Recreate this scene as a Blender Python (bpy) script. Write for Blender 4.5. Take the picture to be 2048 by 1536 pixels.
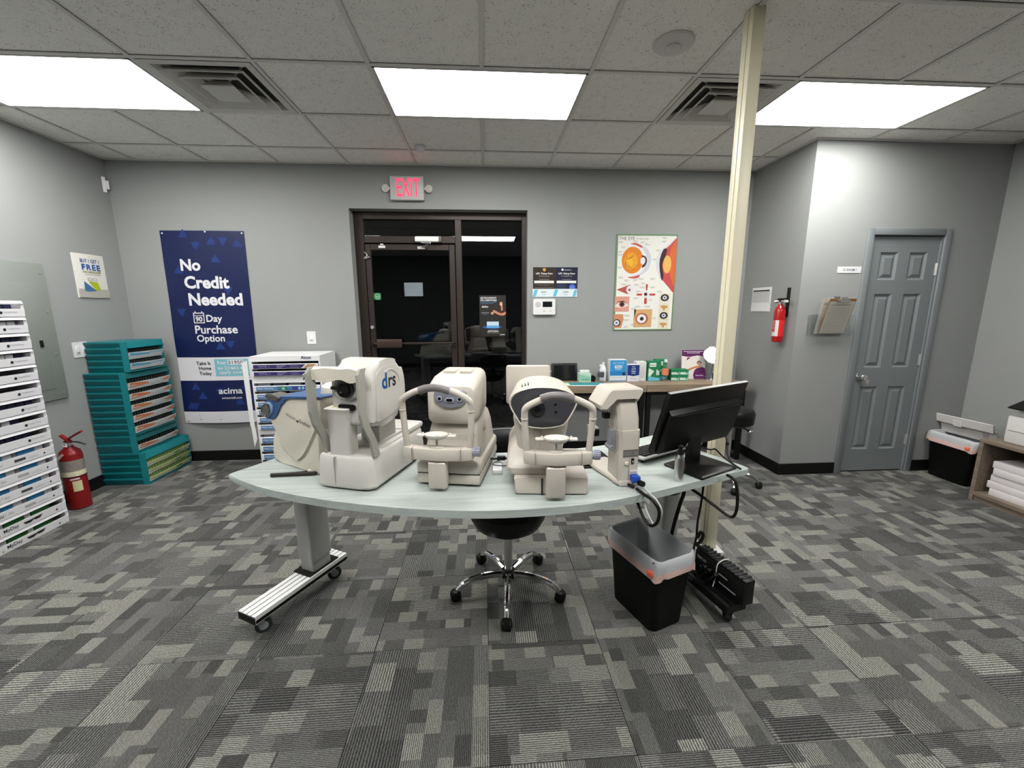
import bpy, bmesh, math, random
from mathutils import Vector, Matrix, Euler

random.seed(7)
for _o in list(bpy.data.objects):
    bpy.data.objects.remove(_o)
S = bpy.context.scene
COL = S.collection
R = math.radians

# ------------------------------------------------------------------ camera
CAM_H = 1.487          # eye height
HC = 2.783             # ceiling height
def make_camera():
    p, y, r = R(10.4166), R(3.732), R(0.2338)
    f = Vector((math.sin(y)*math.cos(p), math.cos(y)*math.cos(p), -math.sin(p)))
    r0 = Vector((math.cos(y), -math.sin(y), 0))
    d = f.cross(r0)
    right = r0*math.cos(r) + d*math.sin(r)
    down = d*math.cos(r) - r0*math.sin(r)
    cd = bpy.data.cameras.new('camera')
    cd.sensor_width = 36.0
    cd.lens = 820.31*36.0/2048.0
    cd.clip_start = 0.02
    c = bpy.data.objects.new('camera', cd)
    COL.objects.link(c)
    m = Matrix((right, -down, -f)).transposed().to_4x4()
    m.translation = (0, 0, CAM_H)
    c.matrix_world = m
    S.camera = c
make_camera()

# ------------------------------------------------------------------ world / exposure
W = bpy.data.worlds.new('night')
S.world = W
W.use_nodes = True
W.node_tree.nodes['Background'].inputs[0].default_value = (0.010, 0.010, 0.011, 1)
W.node_tree.nodes['Background'].inputs[1].default_value = 0.05
S.view_settings.view_transform = 'Standard'
S.view_settings.look = 'None'
S.view_settings.gamma = 1.0
S.view_settings.use_curve_mapping = False
S.view_settings.exposure = 1.5
PANEL_POWER = 10.0      # radiance of the ceiling light diffusers

# ------------------------------------------------------------------ helpers
def lin(c):
    c = c/255.0
    return c/12.92 if c <= 0.04045 else ((c+0.055)/1.055)**2.4
def C(r, g, b):
    return (lin(r), lin(g), lin(b), 1.0)

MATS = {}
def mat(name, col, rough=0.5, metal=0.0, var=0.0, vscale=20.0, bump=0.0, bscale=200.0, spec=0.5,
        emit=None, estr=0.0, trans=0.0, alpha=1.0, ior=1.45, coat=0.0):
    if name in MATS:
        return MATS[name]
    m = bpy.data.materials.new(name)
    m.use_nodes = True
    nt = m.node_tree
    b = nt.nodes['Principled BSDF']
    b.inputs['Base Color'].default_value = col
    b.inputs['Roughness'].default_value = rough
    b.inputs['Metallic'].default_value = metal
    b.inputs['Specular IOR Level'].default_value = spec
    b.inputs['IOR'].default_value = ior
    b.inputs['Transmission Weight'].default_value = trans
    b.inputs['Alpha'].default_value = alpha
    b.inputs['Coat Weight'].default_value = coat
    if emit:
        b.inputs['Emission Color'].default_value = emit
        b.inputs['Emission Strength'].default_value = estr
    tc = nt.nodes.new('ShaderNodeTexCoord')
    if var > 0:
        n = nt.nodes.new('ShaderNodeTexNoise')
        n.inputs['Scale'].default_value = vscale
        n.inputs['Detail'].default_value = 4
        nt.links.new(tc.outputs['Object'], n.inputs['Vector'])
        hsv = nt.nodes.new('ShaderNodeMapRange')
        hsv.inputs['To Min'].default_value = 1-var
        hsv.inputs['To Max'].default_value = 1+var
        nt.links.new(n.outputs['Fac'], hsv.inputs['Value'])
        mx = nt.nodes.new('ShaderNodeVectorMath')
        mx.operation = 'SCALE'
        mx.inputs[0].default_value = col[:3]
        nt.links.new(hsv.outputs['Result'], mx.inputs['Scale'])
        nt.links.new(mx.outputs['Vector'], b.inputs['Base Color'])
    if bump > 0:
        n2 = nt.nodes.new('ShaderNodeTexNoise')
        n2.inputs['Scale'].default_value = bscale
        n2.inputs['Detail'].default_value = 3
        nt.links.new(tc.outputs['Object'], n2.inputs['Vector'])
        bp = nt.nodes.new('ShaderNodeBump')
        bp.inputs['Strength'].default_value = bump
        bp.inputs['Distance'].default_value = 0.002
        nt.links.new(n2.outputs['Fac'], bp.inputs['Height'])
        nt.links.new(bp.outputs['Normal'], b.inputs['Normal'])
    MATS[name] = m
    return m

def flat(r, g, b, rough=0.6):
    c = C(r, g, b)          # printed inks reflect less than bare white stock
    return mat('print_%d_%d_%d' % (r, g, b), (c[0]*0.72, c[1]*0.72, c[2]*0.72, 1), rough, spec=0.3)

class MB:
    """collects shapes in one bmesh"""
    def __init__(self):
        self.bm = bmesh.new()
    def _xf(self, vs, M):
        if M is not None:
            bmesh.ops.transform(self.bm, matrix=M, verts=vs)
    def box(self, c, s, rz=0, bev=0, seg=2, M=None):
        r = bmesh.ops.create_cube(self.bm, size=1.0)
        vs = r['verts']
        bmesh.ops.scale(self.bm, vec=s, verts=vs)
        if bev > 0:
            es = list({e for v in vs for e in v.link_edges})
            rr = bmesh.ops.bevel(self.bm, geom=es, offset=min(bev, min(s)*0.49), segments=seg, profile=0.5, affect='EDGES')
            vs = list({v for f in rr['faces'] for v in f.verts} | {v for v in vs if v.is_valid})
            vs = [v for v in vs if v.is_valid]
            # bevel keeps unbevelled faces' verts among link faces
            st = list(vs)
            seen = set(vs)
            while st:
                v = st.pop()
                for e in v.link_edges:
                    o = e.other_vert(v)
                    if o not in seen:
                        seen.add(o)
                        st.append(o)
            vs = list(seen)
        T = Matrix.Translation(c) @ Matrix.Rotation(rz, 4, 'Z')
        bmesh.ops.transform(self.bm, matrix=T, verts=vs)
        self._xf(vs, M)
        return self
    def b2(self, x0, x1, y0, y1, z0, z1, bev=0, seg=2, M=None):
        return self.box(((x0+x1)/2, (y0+y1)/2, (z0+z1)/2), (x1-x0, y1-y0, z1-z0), 0, bev, seg, M)
    def loft(self, rings, cap=True, M=None, closed=True):
        bm = self.bm
        RV = [[bm.verts.new(p) for p in r] for r in rings]
        n = len(rings[0])
        for a, b in zip(RV, RV[1:]):
            rng = range(n) if closed else range(n-1)
            for i in rng:
                j = (i+1) % n
                try:
                    bm.faces.new((a[i], a[j], b[j], b[i]))
                except ValueError:
                    pass
        if cap:
            bm.faces.new(list(reversed(RV[0])))
            bm.faces.new(RV[-1])
        self._xf([v for r in RV for v in r], M)
        return self
    def prism(self, pts, h0, h1, axis='z', bev=0, seg=2, M=None):
        """polygon extruded along an axis: z -> (x,y), y -> (x,z), x -> (y,z)"""
        def P(p, h):
            return Vector((p[0], p[1], h)) if axis == 'z' else (Vector((p[0], h, p[1])) if axis == 'y' else Vector((h, p[0], p[1])))
        bm = self.bm
        a = [bm.verts.new(P(p, h0)) for p in pts]
        b = [bm.verts.new(P(p, h1)) for p in pts]
        n = len(pts)
        fs = [bm.faces.new(a), bm.faces.new(list(reversed(b)))]
        for i in range(n):
            j = (i+1) % n
            fs.append(bm.faces.new((a[j], a[i], b[i], b[j])))
        vs = a+b
        if bev > 0:
            es = [e for e in fs[0].edges] + [e for e in fs[1].edges]
            rr = bmesh.ops.bevel(bm, geom=es, offset=bev, segments=seg, profile=0.5, affect='EDGES')
            seen = {v for f in rr['faces'] for v in f.verts}
            st = list(seen)
            while st:
                v = st.pop()
                for e in v.link_edges:
                    o = e.other_vert(v)
                    if o not in seen:
                        seen.add(o)
                        st.append(o)
            vs = list(seen)
        self._xf(vs, M)
        return self
    def cyl(self, p0, p1, r0, r1=None, seg=16, cap=True):
        p0, p1 = Vector(p0), Vector(p1)
        r1 = r0 if r1 is None else r1
        d = (p1-p0).normalized()
        q = d.to_track_quat('Z', 'Y')
        rings = []
        for p, r in ((p0, r0), (p1, r1)):
            rings.append([p + q @ Vector((r*math.cos(2*math.pi*i/seg), r*math.sin(2*math.pi*i/seg), 0)) for i in range(seg)])
        return self.loft(rings, cap)
    def lathe(self, prof, c=(0, 0, 0), seg=20, M=None, sx=1, sy=1):
        c = Vector(c)
        rings = []
        for r, z in prof:
            r = max(r, 1e-4)
            rings.append([c + Vector((sx*r*math.cos(2*math.pi*i/seg), sy*r*math.sin(2*math.pi*i/seg), z)) for i in range(seg)])
        return self.loft(rings, True, M)
    def tube(self, pts, r, seg=8, sub=4, smooth=True, rr=None, flatx=1.0, M=None):
        pts = [Vector(p) for p in pts]
        if smooth and len(pts) > 2:
            pts = catmull(pts, sub)
        n = len(pts)
        rad = [r]*n if rr is None else [rr[0]+(rr[1]-rr[0])*i/(n-1) for i in range(n)]
        up = None
        rings = []
        for i, p in enumerate(pts):
            d = (pts[min(i+1, n-1)]-pts[max(i-1, 0)]).normalized()
            if up is None:
                up = Vector((0, 0, 1)) if abs(d.z) < 0.9 else Vector((0, 1, 0))
            s = d.cross(up)
            if s.length < 1e-5:
                s = d.orthogonal()
            s.normalize()
            up = s.cross(d).normalized()
            rings.append([p + (s*math.cos(2*math.pi*k/seg)*flatx + up*math.sin(2*math.pi*k/seg))*rad[i] for k in range(seg)])
        return self.loft(rings, True, M)
    def ball(self, c, r, seg=14, rings=8, s=(1, 1, 1)):
        prof = [(math.sin(math.pi*i/rings)*r, -math.cos(math.pi*i/rings)*r) for i in range(rings+1)]
        M = Matrix.Translation(c) @ Matrix.Diagonal((s[0], s[1], s[2], 1))
        return self.lathe(prof, (0, 0, 0), seg, M)
    def poly(self, pts, M=None):
        vs = [self.bm.verts.new(p if len(p) == 3 else (p[0], p[1], 0)) for p in pts]
        self.bm.faces.new(vs)
        self._xf(vs, M)
        return self
    def build(self, name, m, parent=None, loc=None, rot=None, ang=35, smooth=True, tri=False):
        bm = self.bm
        bmesh.ops.recalc_face_normals(bm, faces=bm.faces)
        me = bpy.data.meshes.new(name)
        bm.to_mesh(me)
        bm.free()
        if smooth:
            me.polygons.foreach_set('use_smooth', [True]*len(me.polygons))
            me.set_sharp_from_angle(angle=R(ang))
        me.materials.append(m)
        o = bpy.data.objects.new(name, me)
        COL.objects.link(o)
        if parent is not None:
            o.parent = parent
        if loc is not None:
            o.location = loc
        if rot is not None:
            o.rotation_euler = rot
        return o

def catmull(pts, sub):
    out = []
    n = len(pts)
    for i in range(n-1):
        p0, p1, p2, p3 = pts[max(i-1, 0)], pts[i], pts[i+1], pts[min(i+2, n-1)]
        for k in range(sub):
            t = k/sub
            out.append(0.5*((2*p1)+(p2-p0)*t+(2*p0-5*p1+4*p2-p3)*t*t+(3*p1-p0-3*p2+p3)*t**3))
    out.append(pts[-1])
    return out
def rrect(x0, x1, y0, y1, r, n=4):
    """rounded rectangle outline"""
    out = []
    for cx, cy, a0 in ((x1-r, y1-r, 0), (x0+r, y1-r, 90), (x0+r, y0+r, 180), (x1-r, y0+r, 270)):
        for k in range(n+1):
            a = R(a0+90*k/n)
            out.append((cx+r*math.cos(a), cy+r*math.sin(a)))
    return out
def circ(cx, cy, r, n=20, ry=None):
    ry = r if ry is None else ry
    return [(cx+r*math.cos(2*math.pi*i/n), cy+ry*math.sin(2*math.pi*i/n)) for i in range(n)]
def smooth2(pts, sub=4, closed=True):
    n = len(pts)
    V = [Vector((p[0], p[1], 0)) for p in pts]
    out = []
    for i in range(n):
        p0, p1, p2, p3 = V[(i-1) % n], V[i], V[(i+1) % n], V[(i+2) % n]
        for k in range(sub):
            t = k/sub
            q = 0.5*((2*p1)+(p2-p0)*t+(2*p0-5*p1+4*p2-p3)*t*t+(3*p1-p0-3*p2+p3)*t**3)
            out.append((q.x, q.y))
    return out

def tag(o, label, cat, group=None):
    o['label'] = label
    o['category'] = cat
    if group:
        o['group'] = group
    return o
def thing(name, label, cat, loc=(0, 0, 0), rz=0, group=None, rot=None):
    o = bpy.data.objects.new(name, None)
    o.empty_display_size = 0.05
    COL.objects.link(o)
    o.location = loc
    o.rotation_euler = rot if rot is not None else (0, 0, rz)
    return tag(o, label, cat, group)
def struct(o):
    o['kind'] = 'structure'
    return o
def copy_tree(o, parent=None):
    c = o.copy()
    COL.objects.link(c)
    c.parent = parent
    for ch in list(o.children):
        copy_tree(ch, c)
    return c

BACK = (R(90), 0, 0)          # flat thing facing the camera side (-y)
LEFT = (R(90), 0, R(90))      # flat thing on the left wall, facing +x
RIGHT = (R(90), 0, R(-90))    # flat thing facing -x

def sheet(w, h, m, loc, rot, name, label=None, cat=None, group=None, parent=None, t=0.002, bow=0.0, r=0.0):
    """thin sheet in its local XY plane (x 0..w, y 0..h), printed side +Z"""
    mb = MB()
    if bow:
        n = 10
        for i in range(n):
            a, b = i/n, (i+1)/n
            za, zb = bow*math.sin(a*math.pi), bow*math.sin(b*math.pi)
            mb.loft([[(a*w, 0, za), (a*w, h, za), (a*w, h, za+t), (a*w, 0, za+t)],
                     [(b*w, 0, zb), (b*w, h, zb), (b*w, h, zb+t), (b*w, 0, zb+t)]])
    elif r:
        mb.prism(rrect(0, w, 0, h, r), 0, t)
    else:
        mb.b2(0, w, 0, h, 0, t)
    o = mb.build(name, m, parent, loc, rot, smooth=False)
    if label:
        tag(o, label, cat, group)
    return o
def decal(parent, pts, m, z=0.0025, name='print', M=None):
    """flat printed shape lying on a sheet (local XY plane)"""
    mb = MB()
    mb.poly([(p[0], p[1], z) for p in pts], M)
    return mb.build(name, m, parent, smooth=False)
def rect(x0, x1, y0, y1):
    return [(x0, y0), (x1, y0), (x1, y1), (x0, y1)]
def decals(parent, polys, m, z=0.0025, name='print', M=None):
    mb = MB()
    for pts in polys:
        mb.poly([(p[0], p[1], z) for p in pts], M)
    return mb.build(name, m, parent, smooth=False)

def text(s, m, parent, x, y, z=0.003, h=None, w=None, align='l', bold=0.0, rot=None, name='lettering', shear=0.0, M=None, space=1.0):
    """lettering in the parent's local XY plane; x,y = lower left (or centre / right) of the line's box"""
    cu = bpy.data.curves.new('t', 'FONT')
    cu.body = s
    cu.size = 1.0
    cu.offset = bold
    cu.shear = shear
    cu.space_character = space
    cu.resolution_u = 3
    to = bpy.data.objects.new('t', cu)
    me = bpy.data.meshes.new_from_object(to)
    bpy.data.objects.remove(to)
    bpy.data.curves.remove(cu)
    xs = [v.co.x for v in me.vertices]
    ys = [v.co.y for v in me.vertices]
    if not xs:
        return None
    x0, x1, y0, y1 = min(xs), max(xs), min(ys), max(ys)
    sy = (h/(y1-y0)) if h else None
    sx = (w/(x1-x0)) if w else None
    if sy is None:
        sy = sx
    if sx is None:
        sx = sy
    ww = (x1-x0)*sx
    ox = x if align == 'l' else (x-ww/2 if align == 'c' else x-ww)
    for v in me.vertices:
        v.co = Vector(((v.co.x-x0)*sx+ox, (v.co.y-y0)*sy+y, z))
    if M is not None:
        me.transform(M)
    me.materials.clear()
    me.materials.append(m)
    me.name = name
    o = bpy.data.objects.new(name, me)
    COL.objects.link(o)
    o.parent = parent
    return o
# ------------------------------------------------------------------ surface materials
def nodes(m):
    return m.node_tree.nodes, m.node_tree.links
def math_node(N, op, a=None, b=None):
    n = N.new('ShaderNodeMath')
    n.operation = op
    if isinstance(a, (int, float)):
        n.inputs[0].default_value = a
    if isinstance(b, (int, float)):
        n.inputs[1].default_value = b
    return n

def carpet_material():
    m = mat('carpet_tile', C(80, 80, 78), 0.95, spec=0.1)
    N, L = nodes(m)
    b = N['Principled BSDF']
    tc = N.new('ShaderNodeTexCoord')
    oi = N.new('ShaderNodeObjectInfo')
    off = N.new('ShaderNodeCombineXYZ')
    mx_ = math_node(N, 'MULTIPLY', None, 37.0)
    L.new(oi.outputs['Random'], mx_.inputs[0])
    L.new(mx_.outputs[0], off.inputs[0])
    my_ = math_node(N, 'MULTIPLY', None, 190.0)          # whole tiles, so strips end at the tile edge
    L.new(oi.outputs['Random'], my_.inputs[0])
    fl_ = math_node(N, 'FLOOR')
    L.new(my_.outputs[0], fl_.inputs[0])
    hf_ = math_node(N, 'MULTIPLY_ADD', None, 0.5)
    hf_.inputs[2].default_value = 0.25
    L.new(fl_.outputs[0], hf_.inputs[0])
    L.new(hf_.outputs[0], off.inputs[1])
    # uneven strip widths: bend the cross coordinate
    sep = N.new('ShaderNodeSeparateXYZ')
    L.new(tc.outputs['Object'], sep.inputs[0])
    ph = math_node(N, 'MULTIPLY_ADD', None, 12.566)
    L.new(sep.outputs['Y'], ph.inputs[0])
    r7 = math_node(N, 'MULTIPLY', None, 43.0)
    L.new(oi.outputs['Random'], r7.inputs[0])
    L.new(r7.outputs[0], ph.inputs[2])
    sn_ = math_node(N, 'SINE')
    L.new(ph.outputs[0], sn_.inputs[0])
    yy = math_node(N, 'MULTIPLY_ADD', None, 0.026)
    L.new(sn_.outputs[0], yy.inputs[0])
    L.new(sep.outputs['Y'], yy.inputs[2])
    cmb = N.new('ShaderNodeCombineXYZ')
    L.new(sep.outputs['X'], cmb.inputs[0])
    L.new(yy.outputs[0], cmb.inputs[1])
    add = N.new('ShaderNodeVectorMath')
    add.operation = 'ADD'
    L.new(cmb.outputs[0], add.inputs[0])
    L.new(off.outputs[0], add.inputs[1])
    def brick(w, h, offs, sq, fr):
        n = N.new('ShaderNodeTexBrick')
        n.offset = offs
        n.offset_frequency = 2
        n.squash = sq
        n.squash_frequency = fr
        n.inputs['Scale'].default_value = 1.0
        n.inputs['Brick Width'].default_value = w
        n.inputs['Row Height'].default_value = h
        n.inputs['Mortar Size'].default_value = 0.0
        n.inputs['Color1'].default_value = (0, 0, 0, 1)
        n.inputs['Color2'].default_value = (1, 1, 1, 1)
        L.new(add.outputs[0], n.inputs['Vector'])
        return n
    b1 = brick(0.088, 0.0714, 0.37, 1.5, 3)
    b2 = brick(0.21, 0.0714, 0.23, 0.7, 2)
    r1 = N.new('ShaderNodeValToRGB')                     # isolated light blocks
    r1.color_ramp.interpolation = 'EASE'
    r1.color_ramp.elements[0].position = 0.69
    r1.color_ramp.elements[0].color = (0, 0, 0, 1)
    r1.color_ramp.elements[1].position = 0.87
    r1.color_ramp.elements[1].color = (1, 1, 1, 1)
    L.new(b1.outputs['Color'], r1.inputs[0])
    r2_ = N.new('ShaderNodeValToRGB')                    # dark and middle greys of the ground
    r2_.color_ramp.elements[0].position = 0.1
    r2_.color_ramp.elements[0].color = C(68, 68, 67)
    r2_.color_ramp.elements[1].position = 0.95
    r2_.color_ramp.elements[1].color = C(98, 98, 96)
    L.new(b2.outputs['Color'], r2_.inputs[0])
    ramp = N.new('ShaderNodeMixRGB')
    ramp.inputs['Color2'].default_value = C(119, 119, 113)
    L.new(r1.outputs['Color'], ramp.inputs['Fac'])
    L.new(r2_.outputs['Color'], ramp.inputs['Color1'])
    # pile lines running along the strips
    wv = N.new('ShaderNodeTexWave')
    wv.wave_type = 'BANDS'
    wv.bands_direction = 'Y'
    wv.inputs['Scale'].default_value = 42.0
    wv.inputs['Distortion'].default_value = 2.2
    wv.inputs['Detail'].default_value = 2.0
    wv.inputs['Detail Scale'].default_value = 3.0
    L.new(add.outputs[0], wv.inputs['Vector'])
    mp = N.new('ShaderNodeMapping')
    mp.inputs['Scale'].default_value = (160, 420, 100)
    L.new(add.outputs[0], mp.inputs['Vector'])
    ns = N.new('ShaderNodeTexNoise')
    ns.inputs['Scale'].default_value = 1.0
    ns.inputs['Detail'].default_value = 2.0
    L.new(mp.outputs[0], ns.inputs['Vector'])
    pr = math_node(N, 'MULTIPLY')
    L.new(wv.outputs['Fac'], pr.inputs[0])
    L.new(ns.outputs['Fac'], pr.inputs[1])
    rg = N.new('ShaderNodeMapRange')
    rg.inputs['From Max'].default_value = 0.65
    rg.inputs['To Min'].default_value = 0.28
    rg.inputs['To Max'].default_value = 1.92
    L.new(pr.outputs[0], rg.inputs['Value'])
    vm = N.new('ShaderNodeVectorMath')
    vm.operation = 'SCALE'
    L.new(ramp.outputs['Color'], vm.inputs[0])
    L.new(rg.outputs['Result'], vm.inputs['Scale'])
    L.new(vm.outputs['Vector'], b.inputs['Base Color'])
    bp = N.new('ShaderNodeBump')
    bp.inputs['Strength'].default_value = 0.35
    bp.inputs['Distance'].default_value = 0.002
    L.new(pr.outputs[0], bp.inputs['Height'])
    L.new(bp.outputs['Normal'], b.inputs['Normal'])
    return m

def ceiling_tile_material():
    m = mat('ceiling_board', C(238, 236, 230), 0.95, spec=0.1)
    N, L = nodes(m)
    b = N['Principled BSDF']
    tc = N.new('ShaderNodeTexCoord')
    oi = N.new('ShaderNodeObjectInfo')
    add = N.new('ShaderNodeVectorMath')
    add.operation = 'ADD'
    sc = math_node(N, 'MULTIPLY', None, 50.0)
    L.new(oi.outputs['Random'], sc.inputs[0])
    L.new(tc.outputs['Object'], add.inputs[0])
    L.new(sc.outputs[0], add.inputs[1])
    n = N.new('ShaderNodeTexNoise')
    n.inputs['Scale'].default_value = 150.0
    n.inputs['Detail'].default_value = 2.5
    n.inputs['Distortion'].default_value = 1.2
    L.new(add.outputs[0], n.inputs['Vector'])
    n2 = N.new('ShaderNodeTexNoise')
    n2.inputs['Scale'].default_value = 22.0
    L.new(add.outputs[0], n2.inputs['Vector'])
    s = math_node(N, 'MULTIPLY_ADD', None, 0.25)
    L.new(n2.outputs['Fac'], s.inputs[0])
    L.new(n.outputs['Fac'], s.inputs[2])
    r = N.new('ShaderNodeValToRGB')
    e = r.color_ramp.elements
    e[0].position = 0.755
    e[0].color = C(238, 236, 230)
    e[1].position = 0.80
    e[1].color = C(140, 136, 128)
    L.new(s.outputs[0], r.inputs[0])
    L.new(r.outputs['Color'], b.inputs['Base Color'])
    bp = N.new('ShaderNodeBump')
    bp.inputs['Strength'].default_value = 0.5
    bp.inputs['Distance'].default_value = 0.002
    bp.invert = True
    L.new(s.outputs[0], bp.inputs['Height'])
    L.new(bp.outputs['Normal'], b.inputs['Normal'])
    return m

def wood_material(name, c0, c1, scale=1.0, rough=0.45, axis='X'):
    m = mat(name, c0, rough)
    N, L = nodes(m)
    b = N['Principled BSDF']
    tc = N.new('ShaderNodeTexCoord')
    mp = N.new('ShaderNodeMapping')
    st = {'X': (1.6, 26, 26), 'Y': (26, 1.6, 26), 'Z': (26, 26, 1.6)}[axis]
    mp.inputs['Scale'].default_value = tuple(v*scale for v in st)
    L.new(tc.outputs['Object'], mp.inputs['Vector'])
    n = N.new('ShaderNodeTexNoise')
    n.inputs['Scale'].default_value = 1.3
    n.inputs['Detail'].default_value = 7
    n.inputs['Distortion'].default_value = 0.7
    n.inputs['Roughness'].default_value = 0.65
    L.new(mp.outputs[0], n.inputs['Vector'])
    r = N.new('ShaderNodeValToRGB')
    r.color_ramp.elements[0].position = 0.3
    r.color_ramp.elements[0].color = c0
    r.color_ramp.elements[1].position = 0.72
    r.color_ramp.elements[1].color = c1
    L.new(n.outputs['Fac'], r.inputs[0])
    L.new(r.outputs['Color'], b.inputs['Base Color'])
    return m

def glass_material(name, tint, rough=0.0, base_refl=0.0):
    """thin tinted pane: transparent body with a mirror-like fresnel reflection"""
    m = bpy.data.materials.new(name)
    m.use_nodes = True
    N, L = nodes(m)
    N.remove(N['Principled BSDF'])
    out = N['Material Output']
    tr = N.new('ShaderNodeBsdfTransparent')
    tr.inputs[0].default_value = tint
    gl = N.new('ShaderNodeBsdfGlossy')
    gl.inputs['Roughness'].default_value = rough
    gl.inputs['Color'].default_value = (1, 1, 1, 1)
    fr = N.new('ShaderNodeFresnel')
    ge = N.new('ShaderNodeNewGeometry')          # same reflectance from both faces of the pane
    io = N.new('ShaderNodeMapRange')
    io.inputs['To Min'].default_value = 1.5
    io.inputs['To Max'].default_value = 1.0/1.5
    L.new(ge.outputs['Backfacing'], io.inputs['Value'])
    L.new(io.outputs['Result'], fr.inputs['IOR'])
    mx = N.new('ShaderNodeMixShader')
    L.new(fr.outputs[0], mx.inputs[0])
    L.new(tr.outputs[0], mx.inputs[1])
    L.new(gl.outputs[0], mx.inputs[2])
    L.new(mx.outputs[0], out.inputs['Surface'])
    MATS[name] = m
    return m

CARPET = carpet_material()
BOARD = ceiling_tile_material()
WALL = mat('grey_wall_paint', C(139, 141, 140), 0.55, var=0.03, vscale=3, bump=0.22, bscale=260, spec=0.35)
DOORG = mat('door_grey_paint', C(112, 117, 119), 0.42, bump=0.05, bscale=90)
TEE = mat('ceiling_tee_paint', C(212, 210, 205), 0.5)
RUBBER = mat('black_rubber_base', C(9, 9, 9), 0.55, spec=0.3)
BRONZE = mat('dark_bronze_metal', C(50, 42, 38), 0.42, metal=0.35, var=0.12, vscale=14)
CREAM = mat('cream_post_paint', C(212, 206, 180), 0.4, var=0.03, vscale=6)
WHITE = mat('white_plastic', C(208, 208, 209), 0.42)
WHITE2 = mat('white_painted_metal', C(198, 197, 193), 0.5)
BLACK = mat('black_plastic', C(8, 8, 8), 0.5, spec=0.35)
BLACKM = mat('black_matte', C(6, 6, 6), 0.7, spec=0.25)
SHELL = mat('warm_white_shell', C(188, 182, 172), 0.36, var=0.015, vscale=8)
SHELL2 = mat('cool_white_shell', C(187, 185, 180), 0.36, var=0.01, vscale=8)
CREAMS = mat('cream_shell', C(205, 200, 186), 0.38)
CHROME = mat('chrome', C(225, 225, 225), 0.08, metal=1.0)
STEEL = mat('brushed_steel', C(214, 214, 212), 0.32, metal=0.85)
ALU = mat('silver_aluminium', C(232, 232, 230), 0.4, metal=0.25)
GREYM = mat('grey_painted_metal', C(164, 165, 163), 0.42, metal=0.25)
GREYP = mat('blue_grey_plastic', C(116, 119, 130), 0.35)
LEATHER = mat('black_leatherette', C(9, 9, 9), 0.36, spec=0.4, bump=0.2, bscale=350)
GLASS = glass_material('tinted_pane', (0.74, 0.77, 0.79, 1))
ACRYL = glass_material('clear_acrylic', (0.97, 0.98, 0.98, 1), 0.02)
BOTTLE = glass_material('clear_plastic', (0.93, 0.95, 0.96, 1), 0.08)
PAPER = mat('white_paper', C(210, 210, 209), 0.7)
TABLEW = wood_material('grey_wood_laminate', C(148, 157, 154), C(178, 186, 182), 1.0, 0.4)
DESKW = wood_material('oak_laminate', C(104, 89, 72), C(148, 132, 113), 1.3, 0.5)
CASEW = wood_material('grey_oak_laminate', C(92, 81, 70), C(132, 119, 104), 1.3, 0.5, 'Y')
DIFF = mat('light_diffuser', C(245, 246, 245), 0.5, emit=(1.0, 0.985, 0.955, 1), estr=PANEL_POWER)

# ------------------------------------------------------------------ room shell
XL, XA, XR = -3.297, 2.627, 4.311
YB, YA, YR = 4.106, 3.339, -2.2
TH = 0.1
ZT = HC + 0.06
OX0, OX1, OZ = -1.238, 0.422, 2.404        # entrance opening
DX0, DX1, DZ = 3.196, 3.838, 2.078          # side door opening

def wall(name, boxes):
    mb = MB()
    for b in boxes:
        mb.b2(*b)
    return struct(mb.build(name, WALL, smooth=False))
wall('wall_left', [(XL-TH, XL, YR-TH, YB+TH, -0.02, ZT)])
wall('wall_back', [(XL, OX0, YB, YB+0.28, -0.02, ZT), (OX1, XA+TH, YB, YB+0.28, -0.02, ZT), (OX0, OX1, YB, YB+0.28, OZ, ZT)])
wall('wall_alcove_side', [(XA, XA+TH, YA, YB, -0.02, ZT)])
wall('wall_alcove', [(XA+TH, DX0, YA, YA+TH, -0.02, ZT), (DX1, XR, YA, YA+TH, -0.02, ZT), (DX0, DX1, YA, YA+TH, DZ, ZT)])
wall('wall_right', [(XR, XR+TH, YR-TH, YA+TH, -0.02, ZT)])
wr = wall('wall_rear', [(XL, XR, YR-TH, YR, -0.02, ZT)])
wr.data.materials.clear()
wr.data.materials.append(mat('rear_wall_dimmed', C(74, 75, 76), 0.6))  # unseen wall coloured dark so the entrance glass reflects a dim room

def base(name, boxes):
    mb = MB()
    for b in boxes:
        mb.b2(*b, bev=0.004, seg=1)
    return struct(mb.build(name, RUBBER))
bt, bh = 0.012, 0.104
base('baseboard_left', [(XL, XL+bt, YR, YB, 0, bh)])
base('baseboard_back', [(XL+bt, OX0, YB-bt, YB, 0, bh), (OX1, XA-bt, YB-bt, YB, 0, bh)])
base('baseboard_alcove_side', [(XA-bt, XA, YA-bt, YB, 0, bh)])
base('baseboard_alcove', [(XA, DX0-0.052, YA-bt, YA, 0, bh), (DX1+0.052, XR-bt, YA-bt, YA, 0, bh)])
base('baseboard_right', [(XR-bt, XR, YR, YA, 0, bh)])
base('baseboard_rear', [(XL+bt, XR-bt, YR, YR+bt, 0, bh)])

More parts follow.
